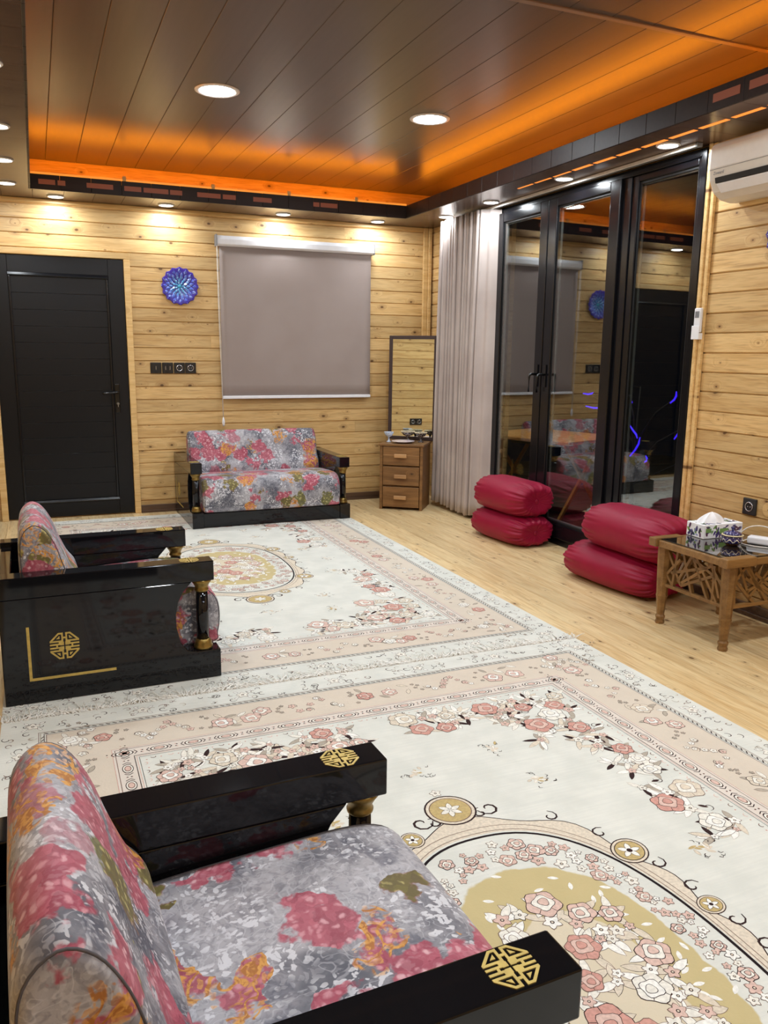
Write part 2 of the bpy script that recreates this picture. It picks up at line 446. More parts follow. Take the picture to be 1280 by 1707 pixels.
# ---- ceiling
ce = struct('ceiling', MB().box(XL - 0.1, XR + 0.12, YF - 0.1, YB + 0.12, ZC + 0.01, ZC + 0.12), 'ceiling_pvc', label='recessed ceiling of wide satin dark brown panels')
ce['category'] = 'ceiling'
CW = 0.2045; xs = 0.155 - 3 * CW
STRIP = 2.935
while xs < XR:
    for a, b in ((YF, STRIP - 0.012), (STRIP + 0.012, YB)):
        L = round(b - a, 4)
        x0 = xs
        put('ceiling_panel', shared(('ceil', L), lambda: board_mesh('ceiling_panel', L, CW, 0.01, 'ceiling_pvc', 0.003, 0.004)), ce, (x0, a, ZC + 0.01), ROT['ceil'])
    xs += CW
MB().box(XL, XR, STRIP - 0.014, STRIP + 0.014, ZC - 0.006, ZC + 0.01).build('joint_strip', 'strip_pvc', ce, bevel=0.002)
# ---- soffits: dropped border of short panels, a fascia and an orange light strip above it
FT = 2.428     # top of the fascia
def soffit(name, label, x0, x1, y0, y1, along, inner):
    o = struct(name, MB().box(x0, x1, y0, y1, ZS + 0.012, 2.40), 'soffit_pvc', label=label); o['category'] = 'soffit'
    p = 0.2
    if along == 'x':
        L = round(y1 - y0, 4); a = x0
        while a < x1 - 0.01:
            w = round(min(p, x1 - a), 4)
            put('soffit_panel', shared(('sof', L, w), lambda: board_mesh('soffit_panel', L, w, 0.012, 'soffit_pvc', 0.0015, 0.003)), o, (a, y0, ZS + 0.012), ROT['ceil']); a += p
    else:
        L = round(x1 - x0, 4); a = y1
        while a > y0 + 0.01:
            w = round(min(p, a - y0), 4)
            put('soffit_panel', shared(('sof', L, w), lambda: board_mesh('soffit_panel', L, w, 0.012, 'soffit_pvc', 0.0015, 0.003)), o, (x0, a, ZS + 0.012), ROT['ceil_x']); a -= p
    # fascia panels
    t = 0.012
    if inner == 'y0': rngs, mk = (SX0, SX1), (lambda a, b: MB().box(a, b, y0 - t, y0, ZS - 0.004, FT))
    elif inner == 'x0': rngs, mk = (y0, SY1), (lambda a, b: MB().box(x0 - t, x0, a, b, ZS - 0.004, FT))
    else: rngs, mk = (y0, y1), (lambda a, b: MB().box(x1, x1 + t, a, b, ZS - 0.004, FT))
    a = rngs[0]
    while a < rngs[1] - 0.01:
        b = min(a + p, rngs[1]); mk(a + 0.0008, b - 0.0008).build('fascia_panel', 'fascia_pvc', o, bevel=0.0015, seg=1); a += p
    return o
s1 = soffit('trim_1', 'dark brown soffit border above the back wall with orange cove light', XL, SX1, SY1, YB, 'x', 'y0')
s2 = soffit('trim_2', 'dark brown soffit border above the glazed doors with glowing orange dashes', SX1, XR, YF, YB, 'y', 'x0')
s3 = soffit('trim_3', 'dark brown soffit border above the left wall', XL, SX0, YF, SY1, 'y', 'x1')
# light strips on the soffits
MB().box(SX0 + 0.02, SX1 - 0.005, SY1 - 0.010, SY1 + 0.004, FT + 0.001, FT + 0.014).build('light_profile', 'led_bar', s1)
MB().box(SX0 + 0.02, SX1 - 0.02, SY1 + 0.17, SY1 + 0.19, 2.401, 2.415).build('light_strip', 'led_orange', s1)
MB().box(SX1 + 0.20, SX1 + 0.22, YF + 0.05, SY1 + 0.15, 2.401, 2.415).build('light_strip', 'led_orange', s2)
MB().box(SX0 - 0.19, SX0 - 0.17, YF + 0.05, SY1 + 0.1, 2.401, 2.415).build('light_strip', 'led_orange', s3)
for bx in (0.65, 1.267, 1.836, 2.377):
    MB().box(bx - 0.012, bx + 0.012, SY1 - 0.012, SY1 + 0.012, FT, FT + 0.034).build('strip_bracket', 'pine_trim', s1, bevel=0.002)
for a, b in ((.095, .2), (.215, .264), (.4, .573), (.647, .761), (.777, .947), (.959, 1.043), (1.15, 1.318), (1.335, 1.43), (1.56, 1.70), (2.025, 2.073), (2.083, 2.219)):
    MB().box(a, b, SY1 - 0.0135, SY1 - 0.0115, ZS + 0.03, ZS + 0.062).build('glow_reflection', 'glow_red', s1)  # orange reflections on the glossy fascia, set as dim emissive rectangles
y = 2.16
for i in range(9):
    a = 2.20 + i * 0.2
    if i < 4: MB().box(SX1 - 0.0135, SX1 - 0.0115, a + 0.02, a + 0.17, ZS + 0.03, ZS + 0.065).build('glow_reflection', 'glow_red', s2)  # same painted reflections on the door side fascia
a = YB - 0.2 * 23
for i in range(14):
    y0 = YB - 0.2 * (23 - i) + 0.006
    if y0 > 4.75 or y0 < 1.0: continue
    w = 0.014 if y0 < 4.2 else 0.008
    MB().box(2.965 - w, 2.965 + w, y0 + 0.008, y0 + 0.178, ZS - 0.0012, ZS + 0.0005).build('glow_dash', 'dash_orange', s2)  # emissive orange dashes along the soffit underside

# ---- baseboards and corner trims
def bb(name, label, *dims):
    x0, x1, y0, y1 = dims
    o = struct(name, MB().box(x0, x1, y0, y1, 0.0, 0.062), 'baseboard_pvc', label=label, bevel=0.004); o['category'] = 'baseboard'
    return o
o = bb('baseboard_back', 'glossy brown baseboard along the back wall', DX1 + TRW, XR - 0.03, YB - 0.018, YB)
MB().box(DX1 + TRW, XR - 0.03, YB - 0.026, YB - 0.0185, 0.0, 0.022).build('shoe_moulding', 'baseboard_pvc', o, bevel=0.003)
o = bb('baseboard_right', 'glossy brown baseboard under the right wall boards', XR - 0.02, XR, YF + 0.02, OY0 - 0.06)
MB().box(XR - 0.034, XR - 0.0205, YF + 0.02, OY0 - 0.06, 0.0, 0.022).build('shoe_moulding', 'baseboard_pvc', o, bevel=0.003)
bb('baseboard_left', 'brown baseboard along the left wall', XL, XL + 0.018, YF + 0.02, YB - 0.04)
o = struct('trim_4', MB().box(XR - 0.09, XR - 0.048, YB - 0.022, YB - 0.0005, 0.063, ZS - 0.001).box(XR - 0.046, XR - 0.018, YB - 0.034, YB - 0.0005, 0.063, ZS - 0.001), 'pine_trim', label='vertical pine corner moulding beside the curtain', bevel=0.004); o['category'] = 'trim'
o = struct('trim_5', MB().box(XL + 0.001, XR, YB - 0.016, YB - 0.0005, ZS - 0.03, ZS - 0.001), 'pine_trim', label='thin pine moulding under the soffit on the back wall', bevel=0.003); o['category'] = 'trim'

# ---- door in the back wall
d1 = struct_empty('door_1', 'black panelled door with pine casing in the back wall'); d1['category'] = 'door'
for nm, dm in (('casing', (DX1, DX1 + TRW, 0.0, DZ)), ('casing', (DX0 - TRW, DX0, 0.0, DZ)), ('casing', (DX0 - TRW, DX1 + TRW, DZ, DZ + TRW))):
    MB().box(dm[0], dm[1], YB - 0.022, YB + TB - 0.001, dm[2], dm[3]).build(nm, 'pine_trim', d1, bevel=0.004)
LY = YB - 0.004
leaf = MB().box(DX0 + 0.003, DX0 + 0.115, LY, LY + 0.018, 0.008, DZ - 0.003).box(DX1 - 0.115, DX1 - 0.003, LY, LY + 0.018, 0.008, DZ - 0.003)
leaf.box(DX0 + 0.115, DX1 - 0.115, LY, LY + 0.018, DZ - 0.125, DZ - 0.003).box(DX0 + 0.115, DX1 - 0.115, LY, LY + 0.018, 0.008, 0.118)
leaf = leaf.build('leaf', 'black_door', d1, bevel=0.003)
for (a, b, c, d) in ((DX0 + 0.115, DX1 - 0.115, 0.118, 0.140), (DX0 + 0.115, DX1 - 0.115, DZ - 0.147, DZ - 0.125)):
    MB().prism([(LY + 0.0175, c), (LY - 0.006, c), (LY - 0.009, c + 0.006), (LY - 0.004, d), (LY + 0.0175, d)], 'x', a, b).build('moulding', 'black_upvc', leaf)
for (a, b) in ((DX0 + 0.115, DX0 + 0.133), (DX1 - 0.133, DX1 - 0.115)):
    MB().box(a, b, LY - 0.004, LY + 0.0175, 0.14, DZ - 0.147).build('moulding', 'black_upvc', leaf, bevel=0.004)
n = 14; hz = (DZ - 0.147 - 0.14) / n
pm = MB().prism([(0.0, 0.0), (-0.0045, 0.0), (-0.006, 0.002), (-0.006, hz - 0.002), (-0.0045, hz - 0.0006), (0.0, hz - 0.0006)], 'x', DX0 + 0.133, DX1 - 0.133).mesh('door_board', 'black_door')
for i in range(n): put('door_board', pm, leaf, (0, LY + 0.0175, 0.14 + i * hz))
hd = MB().box(0.548, 0.582, LY - 0.008, LY, 0.80, 1.02).build('handle_plate', 'black_handle', d1, bevel=0.006)
MB().tube([(0.565, LY - 0.008, 0.955), (0.565, LY - 0.05, 0.955)], 0.010).build('handle_neck', 'black_handle', hd)
MB().tube([(0.572, LY - 0.05, 0.955), (0.53, LY - 0.054, 0.956), (0.47, LY - 0.052, 0.950), (0.452, LY - 0.048, 0.948)], [0.010, 0.010, 0.009, 0.006]).build('lever', 'black_handle', hd)
MB().tube([(0.565, LY - 0.008, 0.87), (0.565, LY - 0.022, 0.87)], 0.010).build('key_cylinder', 'steel', hd)
MB().box(0.562, 0.568, LY - 0.04, LY - 0.022, 0.845, 0.875).build('key', 'steel', hd, bevel=0.001)

# ---- glazed terrace doors in the right wall
w1 = struct_empty('window_1', 'black framed glazed terrace doors reaching from floor to soffit'); w1['category'] = 'glazed doors'
FX = 3.205
fr = MB()
fr.box(FX, XR + 0.06, OY0, OY0 + 0.04, 0.0, OZ).box(FX, XR + 0.06, OY1 - 0.04, OY1, 0.0, OZ)
fr.box(FX, XR + 0.06, OY0 + 0.04, OY1 - 0.04, OZ - 0.04, OZ).box(FX, XR + 0.06, OY0 + 0.04, OY1 - 0.04, 0.0, 0.05)
fr.box(FX, XR + 0.06, 3.985, 4.055, 0.05, OZ - 0.04)
fr.build('outer_frame', 'black_upvc', w1, bevel=0.004)
def sash(y0, y1, p0, p1, z0, z1, pz0, pz1, fx, depth=0.05):
    m = MB().box(fx, fx + depth, y0, p0, z0, z1).box(fx, fx + depth, p1, y1, z0, z1).box(fx, fx + depth, p0, p1, z0, pz0).box(fx, fx + depth, p0, p1, pz1, z1)
    s = m.build('sash', 'black_upvc', w1, bevel=0.005)
    b = 0.012
    bd = MB()
    for (a, c, d, e) in ((p0, p0 + b, pz0, pz1), (p1 - b, p1, pz0, pz1), (p0 + b, p1 - b, pz0, pz0 + b), (p0 + b, p1 - b, pz1 - b, pz1)):
        bd.box(fx + 0.012, fx + 0.03, a, c, d, e)
    bd.build('glazing_bead', 'gasket', s)
    sp = MB()
    i0, i1, j0, j1 = p0 + b, p1 - b, pz0 + b, pz1 - b; t = 0.006
    for (a, c, d, e) in ((i0, i0 + t, j0, j1), (i1 - t, i1, j0, j1), (i0 + t, i1 - t, j0, j0 + t), (i0 + t, i1 - t, j1 - t, j1)):
        sp.box(fx + 0.031, fx + 0.043, a, c, d, e)
    sp.build('spacer_bar', 'spacer', s)
    hw_ = (p1 - p0) / 2 - 0.002
    MB().box(-0.0025, 0.0025, -hw_, hw_, pz0 + 0.002, pz1 - 0.002).build('glass_pane', 'glass', s, (fx + 0.027, (p0 + p1) / 2, 0), (0, 0, R_(2.5)))
    return s
sA = sash(4.785, 5.42, 4.875, 5.355, 0.05, 2.28, 0.15, 2.215, 3.185)
sB = sash(4.055, 4.775, 4.145, 4.685, 0.05, 2.28, 0.15, 2.225, 3.185)
sC = sash(3.45, 3.985, 3.475, 3.935, 0.05, 2.28, 0.10, 2.245, 3.215)
for s, yy in ((sA, 4.83), (sB, 4.73)):
    zz = 1.145
    m = MB().tube([(3.178, yy, zz), (3.14, yy, zz), (3.128, yy, zz - 0.004), (3.122, yy, zz - 0.02), (3.122, yy, zz - 0.12)], [0.009, 0.009, 0.009, 0.008, 0.007])
    m.box(3.177, 3.1848, yy - 0.014, yy + 0.014, 1.06, 1.21).build('handle', 'black_handle', s)
o = struct('trim_6', MB().box(XR - 0.020, XR - 0.0005, OY0 - 0.052, OY0 - 0.026, 0.0, ZS - 0.001).box(XR - 0.030, XR - 0.0005, OY0 - 0.025, OY0 - 0.001, 0.0, ZS - 0.001), 'pine_trim', label='narrow vertical pine casing beside the glazed doors', bevel=0.004); o['category'] = 'trim'

# ---- lamps
def downlight(x, y, z, r, watt, label, group):
    t = thing('ceiling_light' if r > 0.07 else 'spotlight', label, 'light', (x, y, z), 0, group)
    MB().lathe([(r * 1.25, 0.0), (r * 1.25, -0.004), (r * 1.12, -0.009), (r, -0.006), (r, 0.0)], n=32).build('ring', 'lamp_ring', t)
    MB().lathe([(r * 0.99, -0.001), (r * 0.99, -0.005), (r * 0.5, -0.0065), (0.004, -0.007)], n=32).build('diffuser', 'lamp_white', t)
    ld = bpy.data.lights.new('lamp', 'AREA'); ld.shape = 'DISK'; ld.size = 2 * r; ld.energy = watt; ld.color = (0.88, 0.95, 1.0)
    lo = bpy.data.objects.new('lamp', ld); col.objects.link(lo); lo.parent = t; lo.location = (0, 0, -0.010)
    return t
for y in (4.52, 1.75, -0.4):
    for x in (0.955, 2.175):
        downlight(x, y, ZC, 0.092, CEIL_W, 'large round flush light in the recessed brown ceiling', 'ceiling lights')
for x in (0.205, 0.965, 1.86, 2.66):
    downlight(x, 6.47, ZS, 0.048, SPOT_W, 'small round spotlight in the soffit above the back wall', 'back wall spotlights')
for y in (6.0, 5.3, 4.42, 3.52, 2.62, 1.7):
    downlight(3.045, y, ZS, 0.048, SPOT_W, 'small round spotlight in the soffit above the glazed doors', 'door side spotlights')
for y in (6.1, 5.38, 4.6, 3.64, 2.7, 1.7):
    downlight(-0.10, y, ZS, 0.048, SPOT_W, 'small round spotlight in the soffit along the left wall', 'left wall spotlights')

# ================================================================== RUGS
HW, HL = 1.19, 1.745
MA, MBB = 0.335, 0.545          # half axes of the medallion ring
def rug_ground():
    g = G('rug_pile'); x, y, z = g.sep(g.coord())
    n1 = g.noise(g.coord(), 9.0, 4); n2 = g.noise(g.coord(), 160.0, 2); n3 = g.noise(g.comb(x * 3.0, y * 60.0, z), 2.0, 3)
    d = g.min(HW - g.abs(x), HL - g.abs(y))
    def band(a, b): return g.step(a - 0.0015, a + 0.0015, d) * g.step(b + 0.0015, b - 0.0015, d)
    ivory = g.mix(g.step(0.3, 0.7, n1), srgb(212, 213, 205), srgb(224, 224, 216))
    c = g.mix(g.step(0.3, 0.7, n3) * 0.35, ivory, srgb(203, 204, 198))
    c = g.mix(band(0.142, 0.335), c, g.mix(n1, srgb(206, 194, 178), srgb(218, 206, 190)))
    c = g.mix(band(0.335, 0.402), c, g.mix(n1, srgb(214, 204, 194), srgb(224, 214, 204)))
    def oval(k, nz=0.0):
        e = g.math('POWER', g.abs(x) / (MA * k), 2.4) + g.math('POWER', g.abs(y) / (MBB * k), 2.4)
        return g.step(1.03, 0.97, e + (g.noise(g.coord(), 14.0, 3) - 0.5) * nz)
    c = g.mix(oval(0.72, 0.35), c, g.mix(n1, srgb(190, 174, 128), srgb(202, 186, 140)))
    c = g.mix(oval(0.40, 0.6), c, srgb(214, 202, 178))
    M['rug_pile'] = g.bsdf(c, 0.95, spec=0.1, normal=g.bump(n2, 0.35, 0.002), sheen=0.2)
rug_ground()
rc = {'rug_dark': (58, 42, 42), 'rug_brown': (122, 98, 88), 'rug_pink': (214, 184, 172), 'rug_rose': (202, 152, 140), 'rug_cream': (230, 226, 216), 'rug_beige': (216, 204, 186), 'rug_khaki': (190, 168, 118), 'rug_white': (236, 234, 228), 'rug_grey': (176, 166, 152), 'rug_black': (40, 32, 34)}
RN = list(rc)
for k, v in rc.items(): plain(k, srgb(*v), 0.95, var=0.10, nscale=120, spec=0.1)
DK, BR, PK, RS, CR, BG, KH, WH, GY, BK = range(10)
class Rug(MB):
    jit = random.Random(77); spots = []
    def free(s, x, y, r):
        for a, b, c in s.spots:
            if abs(a - x) < c + r and math.hypot(a - x, b - y) < (c + r) * 0.84: return False
        s.spots.append((x, y, r)); return True
    z0 = 0.0093
    def zz(s, l): return s.z0 + 0.00014 * l
    def fan(s, cx, cy, rad, l, mi, n=20, ph=0.0):
        vs = [(cx, cy, s.zz(l))]
        for i in range(n):
            a = 2 * math.pi * i / n; r = rad(a); vs.append((cx + r * math.cos(a + ph), cy + r * math.sin(a + ph), s.zz(l)))
        s.add(vs, [(0, 1 + i, 1 + (i + 1) % n) for i in range(n)], mi)
    def line(s, pts, w, l, mi, closed=False):
        n = len(pts); vs = []
        for i, (x, y) in enumerate(pts):
            if closed: (ax, ay), (bx, by) = pts[(i - 1) % n], pts[(i + 1) % n]
            else: (ax, ay), (bx, by) = pts[max(i - 1, 0)], pts[min(i + 1, n - 1)]
            dx, dy = bx - ax, by - ay; q = math.hypot(dx, dy) or 1.0
            ww = (w[i] if isinstance(w, list) else w) / 2
            vs += [(x - dy / q * ww, y + dx / q * ww, s.zz(l)), (x + dy / q * ww, y - dx / q * ww, s.zz(l))]
        fs = [(2 * i, 2 * i + 1, 2 * ((i + 1) % n) + 1, 2 * ((i + 1) % n)) for i in range(n if closed else n - 1)]
        s.add(vs, fs, mi)
    def rose(s, x, y, r, rng, cols=None):
        if not s.free(x, y, r * 1.08): return False
        J = s.jit.uniform(0.0, 0.9)
        a0 = rng.uniform(0, 6.28); c1, c2 = cols or rng.choice([(PK, CR), (RS, PK), (CR, WH), (PK, WH), (BG, CR)])
        o = 0.0020; lob = rng.choice([5, 6]); ol = rng.choice([DK, DK, BR])
        s.fan(x, y, lambda a: (r + o) * (1 + 0.10 * math.cos(lob * a)), 3 + J, ol, 26, a0)
        s.fan(x, y, lambda a: r * (1 + 0.10 * math.cos(lob * a)), 4 + J, c1, 26, a0)
        for k in range(lob):                     # petal lines
            a = a0 + 2 * math.pi * (k + 0.5) / lob
            s.line([(x + r * 0.55 * math.cos(a), y + r * 0.55 * math.sin(a)), (x + r * 0.9 * math.cos(a), y + r * 0.9 * math.sin(a))], 0.0016, 5 + J, ol)
        r2 = r * 0.60; ox, oy = r * 0.08 * math.cos(a0), r * 0.08 * math.sin(a0)
        s.fan(x + ox, y + oy, lambda a: (r2 + o * 0.8) * (1 + 0.13 * math.cos(4 * a)), 5.5 + J, ol, 20, a0 + 0.5)
        s.fan(x + ox, y + oy, lambda a: r2 * (1 + 0.13 * math.cos(4 * a)), 6.5 + J, c2, 20, a0 + 0.5)
        r3 = r * 0.30
        s.fan(x + ox * 2, y + oy * 2, lambda a: (r3 + o * 0.7) * (1 + 0.1 * math.cos(3 * a)), 7.5 + J, ol, 14, a0)
        s.fan(x + ox * 2, y + oy * 2, lambda a: r3 * (1 + 0.1 * math.cos(3 * a)), 8.5 + J, c1, 14, a0)
        return True
    def daisy(s, x, y, r, rng, c=None):
        if not s.free(x, y, r): return False
        J = s.jit.uniform(0.0, 0.9)
        a0 = rng.uniform(0, 6.28); c = rng.choice([WH, CR, PK]) if c is None else c; o = 0.0018
        s.fan(x, y, lambda a: (r + o) * (0.80 + 0.20 * math.cos(5 * a)), 3 + J, rng.choice([DK, BR, BR]), 20, a0)
        s.fan(x, y, lambda a: r * (0.78 + 0.20 * math.cos(5 * a)), 4 + J, c, 20, a0)
        s.fan(x, y, lambda a: r * 0.24, 5 + J, DK, 8)
        s.fan(x, y, lambda a: r * 0.13, 6 + J, BG, 8)
        return True
    def leaf(s, x, y, a, L, w, mi, ol=DK, l=None):
        if l is None: l = s.jit.uniform(0.3, 2.6)
        n = 7; c, q = math.cos(a), math.sin(a)
        for off, m, ll in ((0.0014, ol, l), (0.0, mi, l + 0.15)):
            up, dn = [], []
            for i in range(n):
                t = i / (n - 1); h = (w + off) * math.sin(math.pi * t) ** 0.8 * 0.5 + (off if 0 < i < n - 1 else 0) * 0.3; u = -off + t * (L + 2 * off)
                up.append((x + u * c - h * q, y + u * q + h * c, s.zz(ll))); dn.append((x + u * c + h * q, y + u * q - h * c, s.zz(ll)))
            s.add(up + dn, [(i, n + i, n + i + 1, i + 1) for i in range(n - 1)], m)
    def curl(s, x, y, r, a, mi=DK, w=0.002, turns=0.8, hand=1):
        pts = []
        for i in range(10):
            t = i / 9; rr = r * (1 - 0.75 * t); th = a + hand * turns * 2 * math.pi * t
            pts.append((x + rr * math.cos(th), y + rr * math.sin(th)))
        s.line(pts, [w * (0.5 + math.sin(math.pi * (i + 0.5) / 10)) for i in range(10)], 1, mi)
    def sprig(s, x, y, sz, rng):
        a0 = rng.uniform(0, 6.28)
        for k in range(9):
            a = a0 + rng.uniform(-1.2, 1.2) + (math.pi if k % 2 else 0)
            u = rng.uniform(0, sz * 0.5)
            s.leaf(x + u * math.cos(a0 + k), y + u * math.sin(a0 + k), a, sz * rng.uniform(0.3, 0.55), sz * 0.17, rng.choice([BG, KH, BG, CR]), rng.choice([BG, BG, GY]))
        for k in range(10):
            a = rng.uniform(0, 6.28); u = sz * rng.uniform(0.3, 0.95); q = a + rng.uniform(-1, 1); L = sz * 0.16
            px, py = x + u * math.cos(a), y + u * math.sin(a)
            s.line([(px, py), (px + L * math.cos(q), py + L * math.sin(q)), (px + L * 1.6 * math.cos(q + 0.8), py + L * 1.6 * math.sin(q + 0.8))], [0.003, 0.0022, 0.001], 3, DK)
rng = random.Random(11)
rp = Rug()
def side(k, t, d):
    return [(t, HL - d), (HW - d, -t), (-t, -HL + d), (-HW + d, t)][k]
def loop(d): return [(-HW + d, -HL + d), (HW - d, -HL + d), (HW - d, HL - d), (-HW + d, HL - d)]
def frame(d, w, mi, l=1):
    o, i = loop(d - w / 2), loop(d + w / 2)
    rp.add([(x, y, rp.zz(l)) for x, y in o + i], [(k, (k + 1) % 4, 4 + (k + 1) % 4, 4 + k) for k in range(4)], mi)
for d, w, mi in ((0.118, 0.002, BR), (0.124, 0.003, GY), (0.135, 0.0022, DK), (0.142, 0.0022, BR), (0.334, 0.0016, RS), (0.343, 0.0022, BR), (0.398, 0.0025, DK), (0.405, 0.003, PK), (0.412, 0.0016, DK)):
    frame(d, w, mi)
for k in range(4):
    Ls = HW if k % 2 == 0 else HL
    ang = [0, -math.pi / 2, math.pi, math.pi / 2][k]
    # rope of the guard stripe
    n = int((2 * Ls - 0.26) / 0.022)
    for i in range(n):
        t = -Ls + 0.13 + 0.022 * (i + 0.5); a, b = side(k, t - 0.007, 0.125), side(k, t + 0.007, 0.134)
        rp.line([a, b], 0.0035, 2, DK)
    # vine in the pale outer border
    n = int((2 * Ls - 0.2) / 0.17)
    for i in range(n + 1):
        t = -Ls + 0.10 + (2 * Ls - 0.2) * i / n; px, py = side(k, t, 0.062)
        if i % 2 == 0:
            rp.daisy(px, py, 0.024, rng, CR)
            for q in (0.6, 2.2, 3.8, 5.4): rp.leaf(px + 0.024 * math.cos(q + ang), py + 0.024 * math.sin(q + ang), q + ang, 0.022, 0.009, WH)
        for j in range(9):
            x2, y2 = side(k, t + rng.uniform(0.02, 0.16), rng.uniform(0.02, 0.105))
            rp.curl(x2, y2, rng.uniform(0.010, 0.020), rng.uniform(0, 6.28), rng.choice([GY, BR, DK, DK]), 0.0022, rng.uniform(0.4, 0.9), rng.choice([-1, 1]))
    # chain of ovals
    n = int((2 * Ls - 0.74) / 0.105)
    for i in range(n + 1):
        t = -(Ls - 0.37) + (2 * Ls - 0.74) * i / n; px, py = side(k, t, 0.371)
        for rr, mi, l in ((1.0, DK, 1), (0.86, CR, 2), (0.62, BR, 3), (0.48, PK, 4)):
            rp.fan(px, py, lambda a: rr / math.sqrt((math.cos(a) / 0.030) ** 2 + (math.sin(a) / 0.017) ** 2), l, mi, 18, ang)
        for sg in (-1, 1):
            for dd in (-0.010, 0.010):
                rp.line([side(k, t + sg * 0.031, 0.371 + dd * 1.3), side(k, t + sg * 0.040, 0.371), ], 0.003, 1, DK)
            rp.fan(*side(k, t + sg * 0.0525, 0.371 + 0.006 * sg), lambda a: 0.003, 1, DK, 6); rp.fan(*side(k, t + sg * 0.0525, 0.371 - 0.008 * sg), lambda a: 0.0025, 1, RS, 6)
    # small scallops against the field
    n = int((2 * Ls - 0.84) / 0.055)
    for i in range(n):
        t = -(Ls - 0.43) + (2 * Ls - 0.86) * (i + 0.5) / n; px, py = side(k, t, 0.424)
        rp.curl(px, py, 0.012, ang + math.pi, PK if i % 2 else BR, 0.0022, 0.5, 1)
        rp.fan(*side(k, t + 0.02, 0.432), lambda a: 0.0028, 1, RS, 6)
    # flowers of the broad band
    n = int((2 * Ls - 0.4) / 0.27)
    for i in range(n + 1):
        t = -(Ls - 0.24) + (2 * Ls - 0.48) * i / n
        if i % 2 == 0:
            for j in range(7):
                px, py = side(k, t + rng.uniform(-0.09, 0.09), 0.238 + rng.uniform(-0.055, 0.055)); rp.leaf(px, py, rng.uniform(0, 6.28), 0.045, 0.016, rng.choice([BG, CR, GY]), rng.choice([BR, DK]))
            for j in range(4):
                px, py = side(k, t - 0.075 + 0.05 * j, 0.238 + rng.uniform(-0.035, 0.035)); rp.rose(px, py, rng.uniform(0.026, 0.038), rng)
        else:
            for j in range(11):
                u = -0.085 + 0.017 * j; px, py = side(k, t + u, 0.238 + 0.04 * math.sin(j * 0.75) + rng.uniform(-0.012, 0.012)); rp.daisy(px, py, rng.uniform(0.010, 0.016), rng)
                if j % 3 == 0: rp.curl(px, py, 0.02, rng.uniform(0, 6.28), DK)
        for j in range(4):
            px, py = side(k, t + 0.135 + rng.uniform(-0.02, 0.02), 0.238 + rng.uniform(-0.05, 0.05)); rp.daisy(px, py, 0.008, rng, GY)
# rose sprays in the four corners of the field
FXc, FYc = HW - 0.44, HL - 0.44
for sx in (-1, 1):
    for sy in (-1, 1):
        for i in range(260):
            t = rng.random()
            if t < 0.42: u, v = rng.uniform(0.02, 0.66), rng.uniform(0.03, 0.15)
            elif t < 0.85: u, v = rng.uniform(0.03, 0.16), rng.uniform(0.05, 1.0)
            else: u, v = rng.uniform(0.08, 0.32), rng.uniform(0.10, 0.36)
            px, py = sx * (FXc - u), sy * (FYc - v); q = rng.random(); ok = False
            if q < 0.55: ok = rp.rose(px, py, rng.uniform(0.030, 0.052), rng)
            elif q < 0.9: ok = rp.daisy(px, py, rng.uniform(0.011, 0.022), rng)
            if ok:
                for j in range(4): rp.leaf(px, py, rng.uniform(0, 6.28), rng.uniform(0.045, 0.075), 0.018, rng.choice([CR, BG, WH, GY]), rng.choice([BR, DK, GY]))
                rp.leaf(px, py, rng.uniform(0, 6.28), rng.uniform(0.05, 0.065), 0.014, DK, DK)
            elif q > 0.9:
                rp.leaf(px, py, rng.uniform(0, 6.28), 0.028, 0.010, rng.choice([DK, BG, PK, GY]), BR)
                rp.curl(px, py, 0.018, rng.uniform(0, 6.28), DK)
# sprigs scattered round the medallion
for i in range(10):
    a = 2 * math.pi * (i + 0.5) / 10
    rp.sprig(0.56 * math.cos(a), 0.92 * math.sin(a), 0.055, rng)
for i in range(6):
    a = 2 * math.pi * i / 6; rp.sprig(0.60 * math.cos(a), 1.12 * math.sin(a), 0.05, rng)
# medallion
def ov(k, a):
    e = 2.4; c, q = math.cos(a), math.sin(a)
    r = ((abs(c) / (MA * k)) ** e + (abs(q) / (MBB * k)) ** e) ** (-1 / e)
    return r * c, r * q
N = 120
def ring(k, w, mi, l=1, wob=0.0, lob=24): rp.line([ov(k * (1 + wob * math.cos(lob * 2 * math.pi * i / N)), 2 * math.pi * i / N) for i in range(N)], w, l, mi, True)
vs, fs = [], []
for i in range(N):                                   # beige collar
    a = 2 * math.pi * i / N; wv = 1.0 + 0.035 * math.cos(12 * a)
    p, q = ov(1.02, a), ov(1.15 * wv, a); vs += [(p[0], p[1], rp.zz(0.5)), (q[0], q[1], rp.zz(0.5))]
rp.add(vs, [(2 * i, 2 * i + 1, 2 * ((i + 1) % N) + 1, 2 * ((i + 1) % N)) for i in range(N)], BG)
ring(1.15, 0.003, DK, 2, 0.035, 12); ring(1.0, 0.008, BK, 2); ring(1.035, 0.002, BR, 2); ring(1.075, 0.0018, BR, 2)
for i in range(12):
    a = 2 * math.pi * (i + 0.5) / 12
    px, py = ov(1.16, a); big = i % 3 == 1
    if big or i % 3 == 0:
        R1 = 0.052 if big else 0.034
        for rr, mi, l in ((1.0, DK, 3), (0.93, BG, 4), (0.80, DK, 5), (0.75, KH, 6)):
            rp.fan(px, py, lambda t: R1 * rr * (1 + 0.05 * math.cos(2 * t)), l, mi, 24, a)
        for j in range(5): rp.leaf(px, py, 2 * math.pi * j / 5, R1 * 0.6, R1 * 0.28, WH, DK, 7)
        rp.fan(px, py, lambda t: R1 * 0.16, 9, DK, 8)
    ang = math.atan2(py, px)
    for sg in (-1, 1):
        qx, qy = ov(1.20, a + sg * 0.15); rp.curl(qx, qy, 0.026, ang, DK, 0.004, 0.9, sg)
